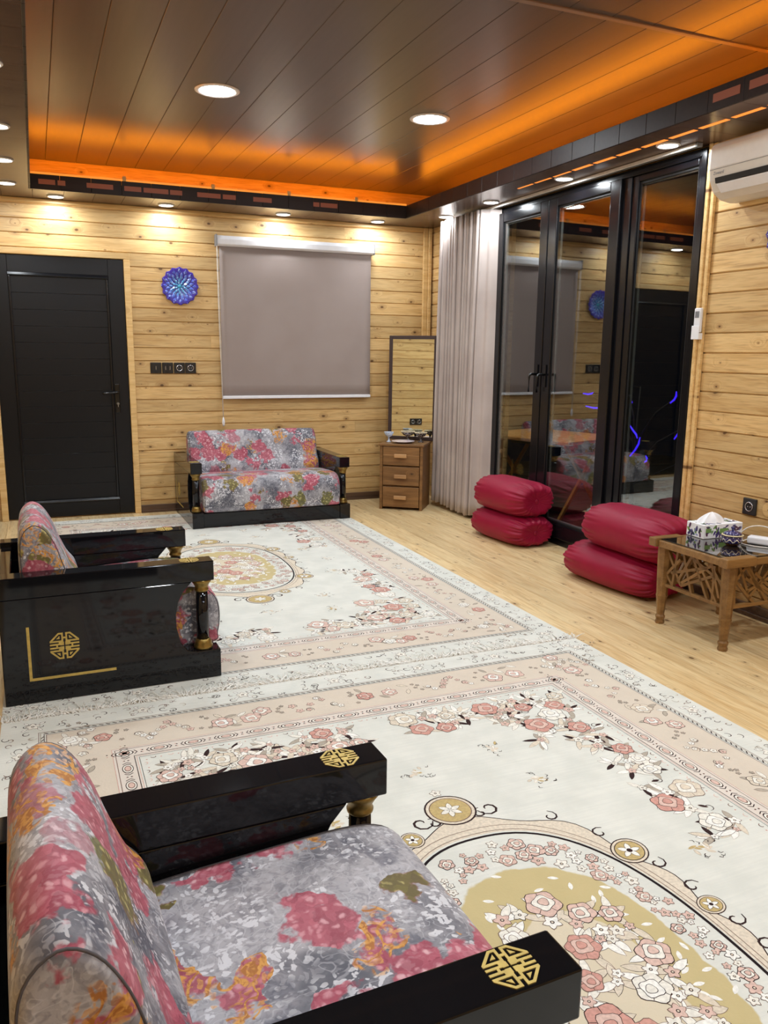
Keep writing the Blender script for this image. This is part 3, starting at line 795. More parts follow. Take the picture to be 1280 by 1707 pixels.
for i in range(4):                                   # lobes at the ends
    a = math.pi / 2 * i; px, py = ov(1.27, a)
    if i % 2 == 1:
        for rr, mi, l in ((1.0, DK, 3), (0.93, BG, 4), (0.82, BR, 5), (0.78, KH, 6)): rp.fan(px, py, lambda t: 0.075 * rr, l, mi, 28)
        for j in range(6): rp.leaf(px, py, 2 * math.pi * j / 6 + 0.3, 0.035, 0.016, CR, DK, 7)
        sy = 1 if py > 0 else -1
        rp.daisy(px, py + sy * 0.095, 0.018, rng, CR)
        for sg in (-1, 1): rp.curl(px + sg * 0.105, py - sy * 0.03, 0.035, math.pi / 2 * (1 + sg), DK, 0.005, 1.0, sg * sy)
for i in range(900):                                 # wreath
    a = rng.uniform(0, 6.28); px, py = ov(rng.uniform(0.76, 0.93), a)
    if i % 3 == 0: rp.rose(px, py, rng.uniform(0.015, 0.024), rng, (PK, CR))
    else: rp.daisy(px, py, rng.uniform(0.008, 0.021), rng)
for i in range(150):                                 # bouquet in the middle
    a = rng.uniform(0, 6.28); px, py = ov(0.01 + 0.52 * math.sqrt(rng.random()), a)
    if (rp.rose(px, py, rng.uniform(0.026, 0.046), rng, rng.choice([(PK, CR), (RS, PK), (CR, WH)])) if i % 2 == 0 else rp.daisy(px, py, rng.uniform(0.013, 0.024), rng)):
        for j in range(3): rp.leaf(px, py, rng.uniform(0, 6.28), rng.uniform(0.045, 0.07), 0.02, rng.choice([WH, CR, BG]), rng.choice([BR, DK]))
for i in range(70):
    a = rng.uniform(0, 6.28); px, py = ov(rng.uniform(0.48, 0.70), a)
    rp.leaf(px, py, rng.uniform(0, 6.28), 0.026, 0.009, WH, WH)
rug_pat = rp.mesh('flower_pattern', RN)
def fringe_mesh(sy):
    m = MB(); q = random.Random(5 + sy)
    n = 620
    for i in range(n):
        x = -HW + 2 * HW * (i + q.random()) / n; a = q.uniform(-0.5, 0.5); L = q.uniform(0.012, 0.019); pts = []
        for j in range(4):
            t = j / 3; pts.append((x + math.sin(a + t * q.uniform(-0.6, 0.6)) * L * t, sy * (HL - 0.004 + L * t * math.cos(a)), 0.0080 - 0.005 * t + 0.003 * math.sin(math.pi * t) * q.random()))
        m.tube(pts, [0.0022, 0.0019, 0.0016, 0.001], 4)
    m.box(-HW, HW, min(sy * HL, sy * (HL + 0.013)), max(sy * HL, sy * (HL + 0.013)), 0.0005, 0.006)
    return m.mesh('fringe', 'rug_white')
fr_a, fr_b = fringe_mesh(1), fringe_mesh(-1)
rug_base = MB().box(-HW, HW, -HL, HL, 0.0005, 0.0092).mesh('pile', 'rug_pile')
for lab, yc in (('ivory floral medallion rug with the loveseat standing on it', 4.69), ('ivory floral medallion rug lying beside the carved side table', 1.16)):
    t = thing('area_rug', lab, 'rug', (1.0, yc, 0), 0, 'ivory medallion rugs')
    put('pile', rug_base, t); p = put('flower_pattern', rug_pat, t); p['kind'] = 'stuff'
    for me in (fr_a, fr_b):
        f = put('fringe', me, t); f['kind'] = 'stuff'; f['label'] = 'white knotted fringe'
def long_fringe():
    m = MB(); q = random.Random(9); n = 420
    for i in range(n):
        x = -HW + 2 * HW * (i + q.random()) / n; a = q.uniform(-0.9, 0.9) + 0.5 * math.sin(i * 0.11); L = q.uniform(0.045, 0.10); w = q.uniform(-1.2, 1.2); px, py = x, HL + 0.002; pts = []
        for j in range(6):
            t = j / 5; pts.append((px, py, 0.0095 + 0.0035 * min(1.0, t * 3) + 0.003 * math.sin(math.pi * t) * q.random()))
            h = a + w * t; px += math.sin(h) * L / 5; py += math.cos(h) * L / 5
        m.tube(pts, [0.0020, 0.0018, 0.0017, 0.0015, 0.0013, 0.0008], 4)
    return m.mesh('fringe', 'rug_white')
f = put('fringe', long_fringe(), t); f['kind'] = 'stuff'; f['label'] = 'loose white fringe strands'
RZ = 0.0110

# ================================================================== SEATING
def catmull(p, k=4):
    n = len(p); out = []
    for i in range(n):
        a, b, c, d = p[(i - 1) % n], p[i], p[(i + 1) % n], p[(i + 2) % n]
        for j in range(k):
            t = j / k
            out.append(tuple(0.5 * ((2 * b[m]) + (-a[m] + c[m]) * t + (2 * a[m] - 5 * b[m] + 4 * c[m] - d[m]) * t * t + (-a[m] + 3 * b[m] - 3 * c[m] + d[m]) * t ** 3) for m in (0, 1)))
    return out
def cushion(prof, w, r=0.03, crown=0.0):
    pts = catmull(prof); n = len(pts); cx = sum(p[0] for p in pts) / n; cz = sum(p[1] for p in pts) / n
    st = []
    for k in range(6):
        a = math.pi / 2 * k / 5; st.append((-w / 2 + r * (1 - math.cos(a)), r * (1 - math.sin(a))))
    mid = [(-w / 2 + r + (w - 2 * r) * k / 6, 0.0) for k in range(1, 6)]
    st = st + mid + [(-y, i) for y, i in st[::-1]]
    def fn(i, j):
        y, ins = st[j]; x, z = pts[i]; L = math.hypot(x - cx, z - cz)
        k = 1 - ins / L + crown * (1 - (2 * y / w) ** 2) / L
        return (cx + (x - cx) * k, y, cz + (z - cz) * k)
    m = MB().grid(n, len(st), fn, close_u=True)
    b = 0
    m.f.append(tuple(range(n))); m.mi.append(0); m.sm.append(False)
    k0 = (len(st) - 1) * n; m.f.append(tuple(range(k0, k0 + n))[::-1]); m.mi.append(0); m.sm.append(False)
    loops = []
    for sgn in (-1, 1):
        y, ins = -sgn * 0, 0
        y = sgn * (w / 2 - r * (1 - math.cos(math.pi / 4))); ins = r * (1 - math.sin(math.pi / 4)) - 0.001
        lp = []
        for x, z in pts:
            L = math.hypot(x - cx, z - cz); k = 1 - ins / L; lp.append((cx + (x - cx) * k, y, cz + (z - cz) * k))
        loops.append(lp + [lp[0]])
    return m, loops
def flipped(m):
    m.f = [f[::-1] for f in m.f]; return m
def emblem_mesh(h, t=0.0012):
    m = MB(); s = h
    def poly(p): m.prism([(a * s, b * s) for a, b in p], 'z', 0.0, t)
    for sx in (-1, 1):
        for sy in (-1, 1):
            q = lambda pts: poly([(a * sx, b * sy) for a, b in pts])
            q([(.08, .30), (.20, .30), (.20, 1.0), (.08, 1.0)])
            q([(.20, .30), (1.0, .30), (1.0, .42), (.20, .42)])
            q([(.20, 1.0), (.42, 1.0), (1.0, .42), (.83, .42), (.37, .88), (.20, .88)])
            q([(.32, .54), (.56, .54), (.32, .78)]); q([(.045, .045), (.30, .045), (.30, .30), (.045, .30)])
        hx = lambda pts: poly([(a * sx, b) for a, b in pts])
        hx([(.30, .07), (1.0, .07), (1.0, .19), (.30, .19)]); hx([(.30, -.19), (1.0, -.19), (1.0, -.07), (.30, -.07)])
        hx([(.46, -.07), (.58, -.07), (.58, .07), (.46, .07)]); hx([(.30, .19), (.40, .19), (.40, .30), (.30, .30)]); hx([(.30, -.30), (.40, -.30), (.40, -.19), (.30, -.19)])
        poly([(-.08, .55 * sx), (.08, .55 * sx), (.08, .68 * sx), (-.08, .68 * sx)])
    return m.mesh('emblem', 'gold_inlay')
EMB_ARM, EMB_SIDE = emblem_mesh(0.036), emblem_mesh(0.050)
AW = 0.082
def seat_unit(name, label, cat, loc, rz, outer, ncush=1, group=None):
    t = thing(name, label, cat, loc, rz, group)
    inn = outer / 2 - AW
    panel = [(-0.39, 0.0), (0.39, 0.0), (0.39, 0.113), (0.30, 0.113), (0.262, 0.122), (0.236, 0.16), (0.223, 0.22), (0.222, 0.27), (0.232, 0.32), (0.252, 0.36), (0.285, 0.396), (-0.39, 0.396)]
    for sg in (-1, 1):
        yc = sg * (outer / 2 - AW / 2)
        sp = MB().prism(panel, 'y', yc - AW / 2, yc + AW / 2).build('side_panel', 'lacquer', t, bevel=0.0025)
        ar = MB().box(-0.39, 0.372, yc - AW / 2, yc + AW / 2, 0.3962, 0.474).build('armrest', 'lacquer', t, bevel=0.0035, seg=2)
        put('emblem', EMB_ARM, ar, (0.285, yc, 0.4741))
        yo = sg * (outer / 2)
        put('emblem', EMB_SIDE, sp, (-0.18, yo, 0.206), (R_(90) if sg < 0 else R_(-90), 0, 0))
        m = MB(); y0, y1 = (yo - 0.001, yo) if sg < 0 else (yo, yo + 0.001)
        m.box(-0.305, -0.295, y0, y1, 0.085, 0.29).box(-0.295, -0.005, y0, y1, 0.085, 0.095).build('inlay_line', 'gold_inlay', sp)
        cl = MB().lathe([(0.025, 0.150), (0.0245, 0.25), (0.0225, 0.352)], 0.330, yc, 20).build('column', 'lacquer', t)
        MB().lathe([(0.022, 0.346), (0.027, 0.350), (0.028, 0.356), (0.025, 0.360), (0.026, 0.368), (0.033, 0.380), (0.039, 0.388), (0.039, 0.396)], 0.330, yc, 24).build('capital', 'gold', cl)
        MB().lathe([(0.034, 0.113), (0.037, 0.118), (0.037, 0.126), (0.033, 0.131), (0.034, 0.137), (0.030, 0.146), (0.027, 0.152), (0.024, 0.154)], 0.330, yc, 24).build('column_base', 'gold', cl)
    MB().box(0.315, 0.383, -inn - 0.002, inn + 0.002, 0.004, 0.108).build('front_plinth', 'lacquer', t, bevel=0.004)
    MB().box(-0.388, -0.345, -inn, inn, 0.004, 0.455).build('back_panel', 'lacquer', t, bevel=0.004)
    sw = (2 * inn - 0.006) / ncush
    sprof = [(-0.20, 0.13), (0.10, 0.112), (0.375, 0.112), (0.402, 0.15), (0.412, 0.22), (0.402, 0.29), (0.360, 0.338), (0.27, 0.356), (0.10, 0.352), (-0.12, 0.335), (-0.20, 0.31), (-0.215, 0.22)]
    bprof = [(-0.305, 0.20), (-0.312, 0.40), (-0.312, 0.54), (-0.300, 0.612), (-0.262, 0.647), (-0.222, 0.630), (-0.188, 0.575), (-0.162, 0.50), (-0.135, 0.435), (-0.105, 0.39), (-0.10, 0.33), (-0.14, 0.26), (-0.22, 0.20)]
    for k in range(ncush):
        yc = -inn + 0.003 + sw * (k + 0.5)
        for nm, pr, r in (('seat_cushion', sprof, 0.022), ('back_cushion', bprof, 0.03)):
            m, lps = cushion(pr, sw, r, 0.004)
            c = m.build(nm, 'damask', t, (0, yc, 0))
            for lp in lps: MB().tube(lp, 0.0019, 6).build('piping', 'piping_grey', c)
    return t
seat_unit('armchair', 'black lacquer armchair with floral cushions on the rug beside the carved side table', 'armchair', (0.232, 1.093, RZ), R_(1.8), 0.696)
seat_unit('armchair', 'black lacquer armchair with floral cushions sharing its rug with the loveseat', 'armchair', (0.206, 3.388, RZ), R_(0.8), 0.682)
seat_unit('loveseat', 'two-seat black lacquer sofa with floral cushions against the back wall', 'sofa', (1.575, 6.205, RZ), R_(-90), 1.212, 1)

# ================================================================== WALL AND WINDOW FITTINGS
# roller blind on the back wall
t = thing('roller_blind', 'mauve-grey roller blind with white cassette drawn down on the back wall', 'blind', (2.01, YB, 0.9))
cass = [(0, 2.085), (-0.055, 2.078), (-0.075, 2.092), (-0.078, 2.13), (-0.066, 2.155), (-0.03, 2.162), (0, 2.162)]
MB().prism([(y, z - 0.9) for y, z in cass], 'x', -0.657, 0.657).build('cassette', 'white_plastic', t, bevel=0.004)
for sx in (-1, 1): MB().box(sx * 0.660 - 0.003, sx * 0.660 + 0.003, -0.080, 0.0, 1.178, 1.265).build('end_cap', 'grey_plastic', t, bevel=0.002)
MB().grid(24, 14, lambda i, j: (-0.638 + 1.276 * i / 23, -0.045 + 0.002 * math.sin(i * 0.8 + j * 0.3), 0.02 + 1.165 * j / 13)).build('cloth', 'blind_cloth', t)
c = [o for o in t.children if o.name.startswith('cloth')][0]; sm = c.modifiers.new('solid', 'SOLIDIFY'); sm.thickness = 0.0012
MB().box(-0.64, 0.64, -0.055, -0.036, -0.002, 0.022).build('bottom_bar', 'white_plastic', t, bevel=0.004)
cd = MB().tube([(-0.652, -0.06, 1.19), (-0.648, -0.058, 0.6), (-0.640, -0.058, -0.15)], 0.0022, 6).tube([(-0.660, -0.064, 1.19), (-0.656, -0.062, 0.6), (-0.643, -0.060, -0.15)], 0.0022, 6).build('pull_cord', 'cord_white', t)
MB().lathe([(0.004, -0.148), (0.009, -0.165), (0.012, -0.19), (0.009, -0.21), (0.003, -0.222)], -0.6415, -0.059, 14).build('tassel', 'white_plastic', cd)

# enamel wall plates: scalloped dish with rings of relief petals
def plate_mats():
    g = G('enamel_blue'); x, y, z = g.sep(g.coord())
    r = g.math('SQRT', x * x + y * y); n = g.noise(g.coord(), 60.0, 3)
    c = g.mix(g.step(0.03, 0.10, r), srgb(92, 168, 214), srgb(92, 112, 214))
    c = g.mix(g.step(0.105, 0.128, r), c, srgb(60, 38, 168))
    c = g.mix(g.step(0.5, 0.66, n) * 0.55, c, srgb(196, 214, 246))
    d, cc, pp = g.voro(g.coord(), 150.0); c = g.mix(g.step(0.42, 0.25, d) * 0.5, c, srgb(28, 36, 140))
    M['enamel_blue'] = g.bsdf(c, 0.25, coat=0.6, normal=g.bump(n, 0.3, 0.002))
    g = G('enamel_navy'); n = g.noise(g.coord(), 70.0, 3); d, cc, pp = g.voro(g.coord(), 130.0)
    c = g.mix(g.step(0.45, 0.6, n), srgb(44, 34, 120), srgb(86, 70, 180)); c = g.mix(g.step(0.40, 0.22, d) * 0.8, c, srgb(214, 214, 236))
    M['enamel_navy'] = g.bsdf(c, 0.25, coat=0.6, normal=g.bump(n, 0.3, 0.002))
plate_mats()
plain('enamel_rim', srgb(56, 34, 150), 0.28, var=0.2, nscale=90)
plain('turquoise', srgb(70, 160, 190), 0.25)
def wall_plate(label, loc, rot, rad, mat):
    t = thing('wall_plate', label, 'plate', loc); t.rotation_euler = rot
    MB().lathe([(0.02, 0.0), (rad * 0.55, 0.002), (rad * 0.97, 0.026), (rad * 1.0, 0.030), (rad * 0.96, 0.032), (rad * 0.55, 0.010), (0.01, 0.008)], n=128, lobes=16, amp=0.035, amp_from=0.6).build('dish', 'enamel_rim' if mat == 'enamel_blue' else mat, t)
    rel = MB()
    for j, (rr, n, sz) in enumerate(((0.86, 16, 0.19), (0.66, 16, 0.16), (0.48, 14, 0.14), (0.31, 10, 0.12), (0.17, 7, 0.10))):
        for i in range(n):
            a = 2 * math.pi * (i + 0.5 * (j % 2)) / n; px, py = rr * rad * math.cos(a), rr * rad * math.sin(a)
            zz = 0.010 + 0.020 * max(0.0, (rr - 0.5) / 0.5); b = len(rel.v); q = sz * rad
            pts = [(-0.9, 0.0), (-0.35, 0.52), (0.35, 0.60), (1.0, 0.0), (0.35, -0.60), (-0.35, -0.52)]
            ca, sa = math.cos(a), math.sin(a)
            vs = [(px, py, zz + 0.007)] + [(px + q * (u * ca - v * sa), py + q * (u * sa + v * ca), zz + (0.008 if u > 0.8 else 0.0)) for u, v in pts]
            rel.add(vs, [(0, 1 + k, 1 + (k + 1) % 6) for k in range(6)])
    rel.build('petal_relief', mat, t)
    MB().lathe([(rad * 0.11, 0.008), (rad * 0.10, 0.013), (rad * 0.05, 0.0165), (0.001, 0.017)], n=16).build('boss', 'turquoise', t)
    return t
wall_plate('round scalloped blue enamel plate hung between the door and the blind', (1.066, YB, 1.766), (R_(90), 0, 0), 0.138, 'enamel_blue')
wall_plate('navy and white enamel plate hung under the air conditioner', (XR, 2.845, 1.845), (R_(90), 0, R_(-90)), 0.145, 'enamel_navy')

# switches and sockets
def plate_unit(t, kind, x):
    p = MB().box(x - 0.042, x + 0.042, -0.010, 0.0, -0.042, 0.042).build('cover_plate', 'switch_black', t, bevel=0.004)
    if kind[0] == 's':
        n = int(kind[1])
        for i in range(n):
            w = 0.066 / n; cx = x - 0.033 + w * (i + 0.5)
            b = MB().box(cx - w / 2 + 0.0008, cx + w / 2 - 0.0008, -0.0135, -0.0098, -0.033, 0.033).build('rocker', 'switch_black', p, bevel=0.001)
            MB().box(cx - 0.0012, cx + 0.0012, -0.0140, -0.0134, -0.014, 0.014).build('indicator', 'silver', p)
    else:
        m = MB(); n = 28
        m.grid(n, 4, lambda i, j: (x + (0.020, 0.024, 0.024, 0.020)[j] * math.cos(2 * math.pi * i / n), (-0.0098, -0.0098, -0.0135, -0.0135)[j], (0.020, 0.024, 0.024, 0.020)[j] * math.sin(2 * math.pi * i / n)), close_u=True, close_v=True).build('socket_ring', 'silver', p)
        m = MB()
        m.prism([(x + 0.0198 * math.cos(2 * math.pi * i / 20), 0.0198 * math.sin(2 * math.pi * i / 20)) for i in range(20)], 'y', -0.0104, -0.0099).build('socket_well', 'dark_slot', p)
        for sx in (-1, 1): MB().tube([(x + sx * 0.008, -0.0102, 0), (x + sx * 0.008, -0.0112, 0)], 0.0026, 8).build('contact', 'silver', p)
for lab, nm, kind, xx in (('black single switch beside the door, outermost of the row', 'light_switch', 's1', 0.862), ('black double switch between single switch and sockets', 'light_switch', 's2', 0.952)):
    t = thing(nm, lab, 'switch', (xx, YB, 1.142)); plate_unit(t, kind, 0.0)
t = thing('power_socket', 'black double power socket with silver rings in the row below the blue plate', 'socket', (1.086, YB, 1.142))
plate_unit(t, 'o', -0.0435); plate_unit(t, 'o', 0.0435)
t = thing('power_socket', 'black power socket with silver ring on the boards above the side table', 'socket', (XR, 2.955, 0.545), R_(-90)); plate_unit(t, 'o', 0.0)
t = thing('power_socket', 'black double power socket on the left wall, seen in the leaning mirror', 'socket', (XL, 4.72, 0.50), R_(90)); plate_unit(t, 'o', -0.043); plate_unit(t, 'o', 0.043)
t = thing('cover_cap', 'round wooden blanking cap on the wall next to the black socket', 'wall cap', (XR, 2.842, 0.548), R_(-90))
MB().prism([(0.036 * math.cos(2 * math.pi * i / 28), 0.036 * math.sin(2 * math.pi * i / 28)) for i in range(28)], 'y', -0.006, 0.0).build('cap', 'pine_trim', t, bevel=0.002)
MB().tube([(0, -0.006, 0), (0, -0.0075, 0)], 0.003, 8).build('screw', 'dark_slot', t)

# air conditioner
t = thing('air_conditioner', 'white wall air conditioner above the right wall boards beside the glazed doors', 'air conditioner', (XR, 2.79, 2.02))
body = [(0.0, 0.0), (-0.06, -0.005), (-0.12, 0.005), (-0.165, 0.035), (-0.192, 0.085), (-0.200, 0.14), (-0.200, 0.225), (-0.190, 0.248), (-0.165, 0.258), (0.0, 0.258)]
bd = MB().prism(body, 'y', -0.43, 0.43).build('housing', 'ac_plastic', t, bevel=0.012, seg=3)
def outl(k): return (body[3][0] + (body[4][0] - body[3][0]) * k, body[3][1] + (body[4][1] - body[3][1]) * k)
MB().prism([(-0.193, 0.070), (-0.199, 0.094), (-0.186, 0.094), (-0.180, 0.070)], 'y', -0.39, 0.385).build('outlet_slot', 'dark_slot', t)
MB().prism([(-0.163, 0.026), (-0.193, 0.060), (-0.196, 0.066), (-0.186, 0.064), (-0.158, 0.032)], 'y', -0.39, 0.375).build('flap', 'white_plastic', t, bevel=0.002)
MB().prism([(-0.1995, 0.132), (-0.2015, 0.132), (-0.2015, 0.1335), (-0.1995, 0.1335)], 'y', 0.0, 0.425).build('panel_seam', 'grey_plastic', t)
fc = bpy.data.curves.new('brand_text', 'FONT'); fc.body = 'Zoward'; fc.size = 0.020; fc.extrude = 0.0004
fo = bpy.data.objects.new('tmp_text', fc); col.objects.link(fo)
tm = bpy.data.meshes.new_from_object(fo.evaluated_get(bpy.context.evaluated_depsgraph_get())); bpy.data.objects.remove(fo)
tm.materials.clear(); tm.materials.append(M['grey_plastic'])
put('brand_text', tm, t, (-0.2006, 0.395, 0.108), (R_(90), 0, R_(-90)))
# remote in its holder
t = thing('remote_control', 'white air conditioner remote resting in its wall holder', 'remote', (XR - 0.031, 3.372, 1.40))
MB().box(-0.020, -0.001, -0.023, 0.023, 0.0, 0.125).build('body', 'white_plastic', t, bevel=0.006, seg=3)
MB().box(-0.0212, -0.0199, -0.014, 0.014, 0.075, 0.108).build('screen', 'grey_plastic', t)
t = thing('remote_holder', 'white plastic pocket on the door casing holding the remote', 'holder', (XR - 0.030, 3.372, 1.365))
MB().box(-0.025, 0.0, -0.027, 0.027, 0.0, 0.032).box(-0.027, -0.0235, -0.027, 0.027, 0.0, 0.07).build('pocket', 'white_plastic', t, bevel=0.003)

# curtain rail and curtain
t = thing('curtain_rail', 'pale curtain rail under the soffit along the glazed doors', 'curtain rail', (3.15, 4.8, ZS))
MB().box(-0.016, 0.016, -1.38, 1.38, -0.020, -0.001).build('rail', 'rail_white', t, bevel=0.003)
for sy in (-1, 1): MB().box(-0.018, 0.018, sy * 1.385 - 0.008, sy * 1.385 + 0.008, -0.022, -0.001).build('end_stop', 'grey_plastic', t, bevel=0.003)
MB().box(-0.005, 0.005, -1.378, 1.378, -0.0215, -0.0198).build('groove', 'dark_slot', t)
t = thing('curtain', 'greige pleated curtain gathered in the corner beside the glazed doors', 'curtain', (3.14, 5.79, 0.0))
path = []
n = 420
for i in range(n):
    s = i / (n - 1)
    if s < 0.80:
        u = s / 0.80; y = 0.375 - 0.675 * u; ph = u * 2 * math.pi * 22; x = -0.050 + 0.026 * math.sin(ph) + 0.010 * math.sin(ph * 0.37 + 1.0); y += 0.006 * math.sin(2 * ph)
    else:
        u = (s - 0.80) / 0.20; x = -0.060 + 0.115 * u ** 0.8 + 0.010 * math.sin(u * 9); y = -0.30 - 0.085 * u
    path.append((x, y))
nv = 26
def cur(i, j):
    x, y = path[i]; v = j / (nv - 1); z = 2.312 - (2.312 - 0.028) * v
    s = i / (n - 1)
    k = 0.75 + 0.45 * v
    xx = -0.052 + (x + 0.052) * (k if s < 0.8 else 1.0) - 0.012 * v * (1 if s < 0.8 else 1 - (s - 0.8) * 2)
    yy = y + 0.020 * v * math.sin(s * 9 + 1.0) + 0.010 * math.sin(v * 3 + s * 25) * v
    z += (0.020 * math.sin(s * 40) * 0.3 + 0.015 * (s < 0.3)) * v
    return (xx, yy, z)
cb = MB().grid(n, nv, cur).build('cloth', 'linen', t)
sm = cb.modifiers.new('solid', 'SOLIDIFY'); sm.thickness = 0.002
MB().grid(n, 2, lambda i, j: (cur(i, 0)[0], cur(i, 0)[1], 2.314 - 0.05 * j)).build('header_tape', 'cord_white', t)
sm = [o for o in t.children if o.name.startswith('header')][0].modifiers.new('solid', 'SOLIDIFY'); sm.thickness = 0.0035; sm.offset = 0

# ================================================================== CHEST, MIRROR AND DISHES
A = math.atan2(-0.215, 0.291)          # the chest stands across the corner
CX, CY = 2.562, 6.143
t = thing('drawer_chest', 'small brown wooden chest of three drawers standing across the corner', 'chest', (CX, CY, 0.0), A)
CWd, CD, CH = 0.362, 0.325, 0.548
b = MB().box(0.0, 0.024, 0.0, CD, 0.0, CH - 0.02).box(CWd - 0.024, CWd, 0.0, CD, 0.0, CH - 0.02).box(0.024, CWd - 0.024, CD - 0.012, CD, 0.02, CH - 0.02).box(0.024, CWd - 0.024, 0.012, CD - 0.012, 0.02, 0.035)
b.box(0.024, CWd - 0.024, 0.010, CD - 0.012, 0.195, 0.202).box(0.024, CWd - 0.024, 0.010, CD - 0.012, 0.362, 0.369).build('carcass', 'walnut_chest', t, bevel=0.003)
MB().box(-0.010, CWd + 0.010, -0.012, CD + 0.005, CH - 0.020, CH).build('top', 'walnut_chest', t, bevel=0.004)
for z0, z1 in ((0.022, 0.192), (0.205, 0.359), (0.372, 0.524)):
    d = MB().box(0.028, CWd - 0.028, -0.004, 0.014, z0, z1).build('drawer', 'walnut_chest', t, bevel=0.003)
    zm = (z0 + z1) / 2 + (0.004 if z0 > 0.3 else 0.0)
    MB().box(CWd / 2 - 0.052, CWd / 2 + 0.052, -0.038, -0.0235, zm - 0.016, zm + 0.016).box(CWd / 2 - 0.035, CWd / 2 + 0.035, -0.0236, -0.004, zm - 0.010, zm + 0.008).build('handle', 'handle_wood', d, bevel=0.005)
    if z0 > 0.3: MB().box(0.029, CWd - 0.029, -0.0055, -0.0038, 0.453, 0.456).build('groove', 'handle_wood', d)
ca, sa = math.cos(A), math.sin(A)
def on_chest(u, v): return (CX + u * ca - v * sa, CY + u * sa + v * ca, CH)
# mirror leaning in the corner
mt = thing('wall_mirror', 'dark framed rectangular mirror leaning in the corner on the chest', 'mirror', (2.758, 6.437, CH + 0.001))
a45 = R_(45); lean = R_(0.8)
mt.rotation_euler = Euler((-lean, 0, -a45), 'XYZ')
mw, mh, ft = 0.43, 0.872, 0.030
fm = MB().box(0, ft, 0, 0.018, 0, mh).box(mw - ft, mw, 0, 0.018, 0, mh).box(ft, mw - ft, 0, 0.018, 0, ft).box(ft, mw - ft, 0, 0.018, mh - ft, mh)
fm.build('frame', 'mirror_frame', mt, bevel=0.003)
MB().box(ft - 0.004, mw - ft + 0.004, 0.006, 0.012, ft - 0.004, mh - ft + 0.004).build('glass', 'mirror_glass', mt)
# dishes
def dish_mat(name, c1, c2, sc):
    g = G(name); d, cc, pp = g.voro(g.coord(), sc); n = g.noise(g.coord(), sc * 0.7, 2)
    c = g.mix(g.step(0.36, 0.26, d), c1, c2); c = g.mix(g.step(0.60, 0.66, n) * 0.7, c, srgb(196, 160, 90))
    M[name] = g.bsdf(c, 0.22, coat=0.5)
dish_mat('khatam_dark', srgb(36, 30, 40), srgb(226, 222, 220), 130.0)
dish_mat('china_blue', srgb(196, 206, 222), srgb(96, 128, 178), 110.0)
dish_mat('china_pink', srgb(226, 216, 222), srgb(196, 132, 158), 120.0)
plain('ivory_rim', srgb(230, 214, 176), 0.3)
def footed_bowl(label, loc, r, h, mat, lobes):
    t = thing('footed_bowl', label, 'bowl', loc)
    MB().lathe([(r * 0.50, 0.0), (r * 0.48, 0.004), (r * 0.20, 0.012), (r * 0.14, h * 0.35), (r * 0.18, h * 0.48), (r * 0.62, h * 0.62), (r * 0.95, h * 0.93), (r * 0.91, h * 0.95), (r * 0.55, h * 0.68), (0.003, h * 0.58)], n=48, lobes=lobes, amp=0.05, amp_from=0.5).build('bowl', mat, t)
    MB().grid(48, 4, lambda i, j: ((r * (0.955, 0.985, 0.945, 0.91)[j]) * (1 + 0.05 * math.cos(lobes * 2 * math.pi * i / 48)) * math.cos(2 * math.pi * i / 48), (r * (0.955, 0.985, 0.945, 0.91)[j]) * (1 + 0.05 * math.cos(lobes * 2 * math.pi * i / 48)) * math.sin(2 * math.pi * i / 48), h * (0.93, 0.98, 1.0, 0.955)[j]), close_u=True, close_v=True).build('rim', 'ivory_rim' if mat == 'khatam_dark' else 'china_blue', t)
    return t
footed_bowl('small pale blue footed bowl at the corner of the chest top', on_chest(0.045, 0.13), 0.042, 0.083, 'china_blue', 8)
footed_bowl('dark patterned footed bowl with ivory rim beside the mirror frame', on_chest(0.185, 0.235), 0.062, 0.085, 'khatam_dark', 10)
footed_bowl('dark patterned footed bowl tucked behind the curtain edge', on_chest(0.305, 0.19), 0.055, 0.083, 'khatam_dark', 10)
t = thing('china_plate', 'pink and white china plate lying on the chest top', 'plate', on_chest(0.175, 0.092))
MB().lathe([(0.045, 0.0), (0.05, 0.004), (0.092, 0.014), (0.096, 0.0165), (0.092, 0.0175), (0.05, 0.008), (0.003, 0.007)], n=60, lobes=20, amp=0.02, amp_from=0.7).build('dish', 'china_pink', t)
MB().lathe([(0.044, 0.0078), (0.04, 0.0092), (0.003, 0.0096)], n=32).build('well', 'china_pink', t)

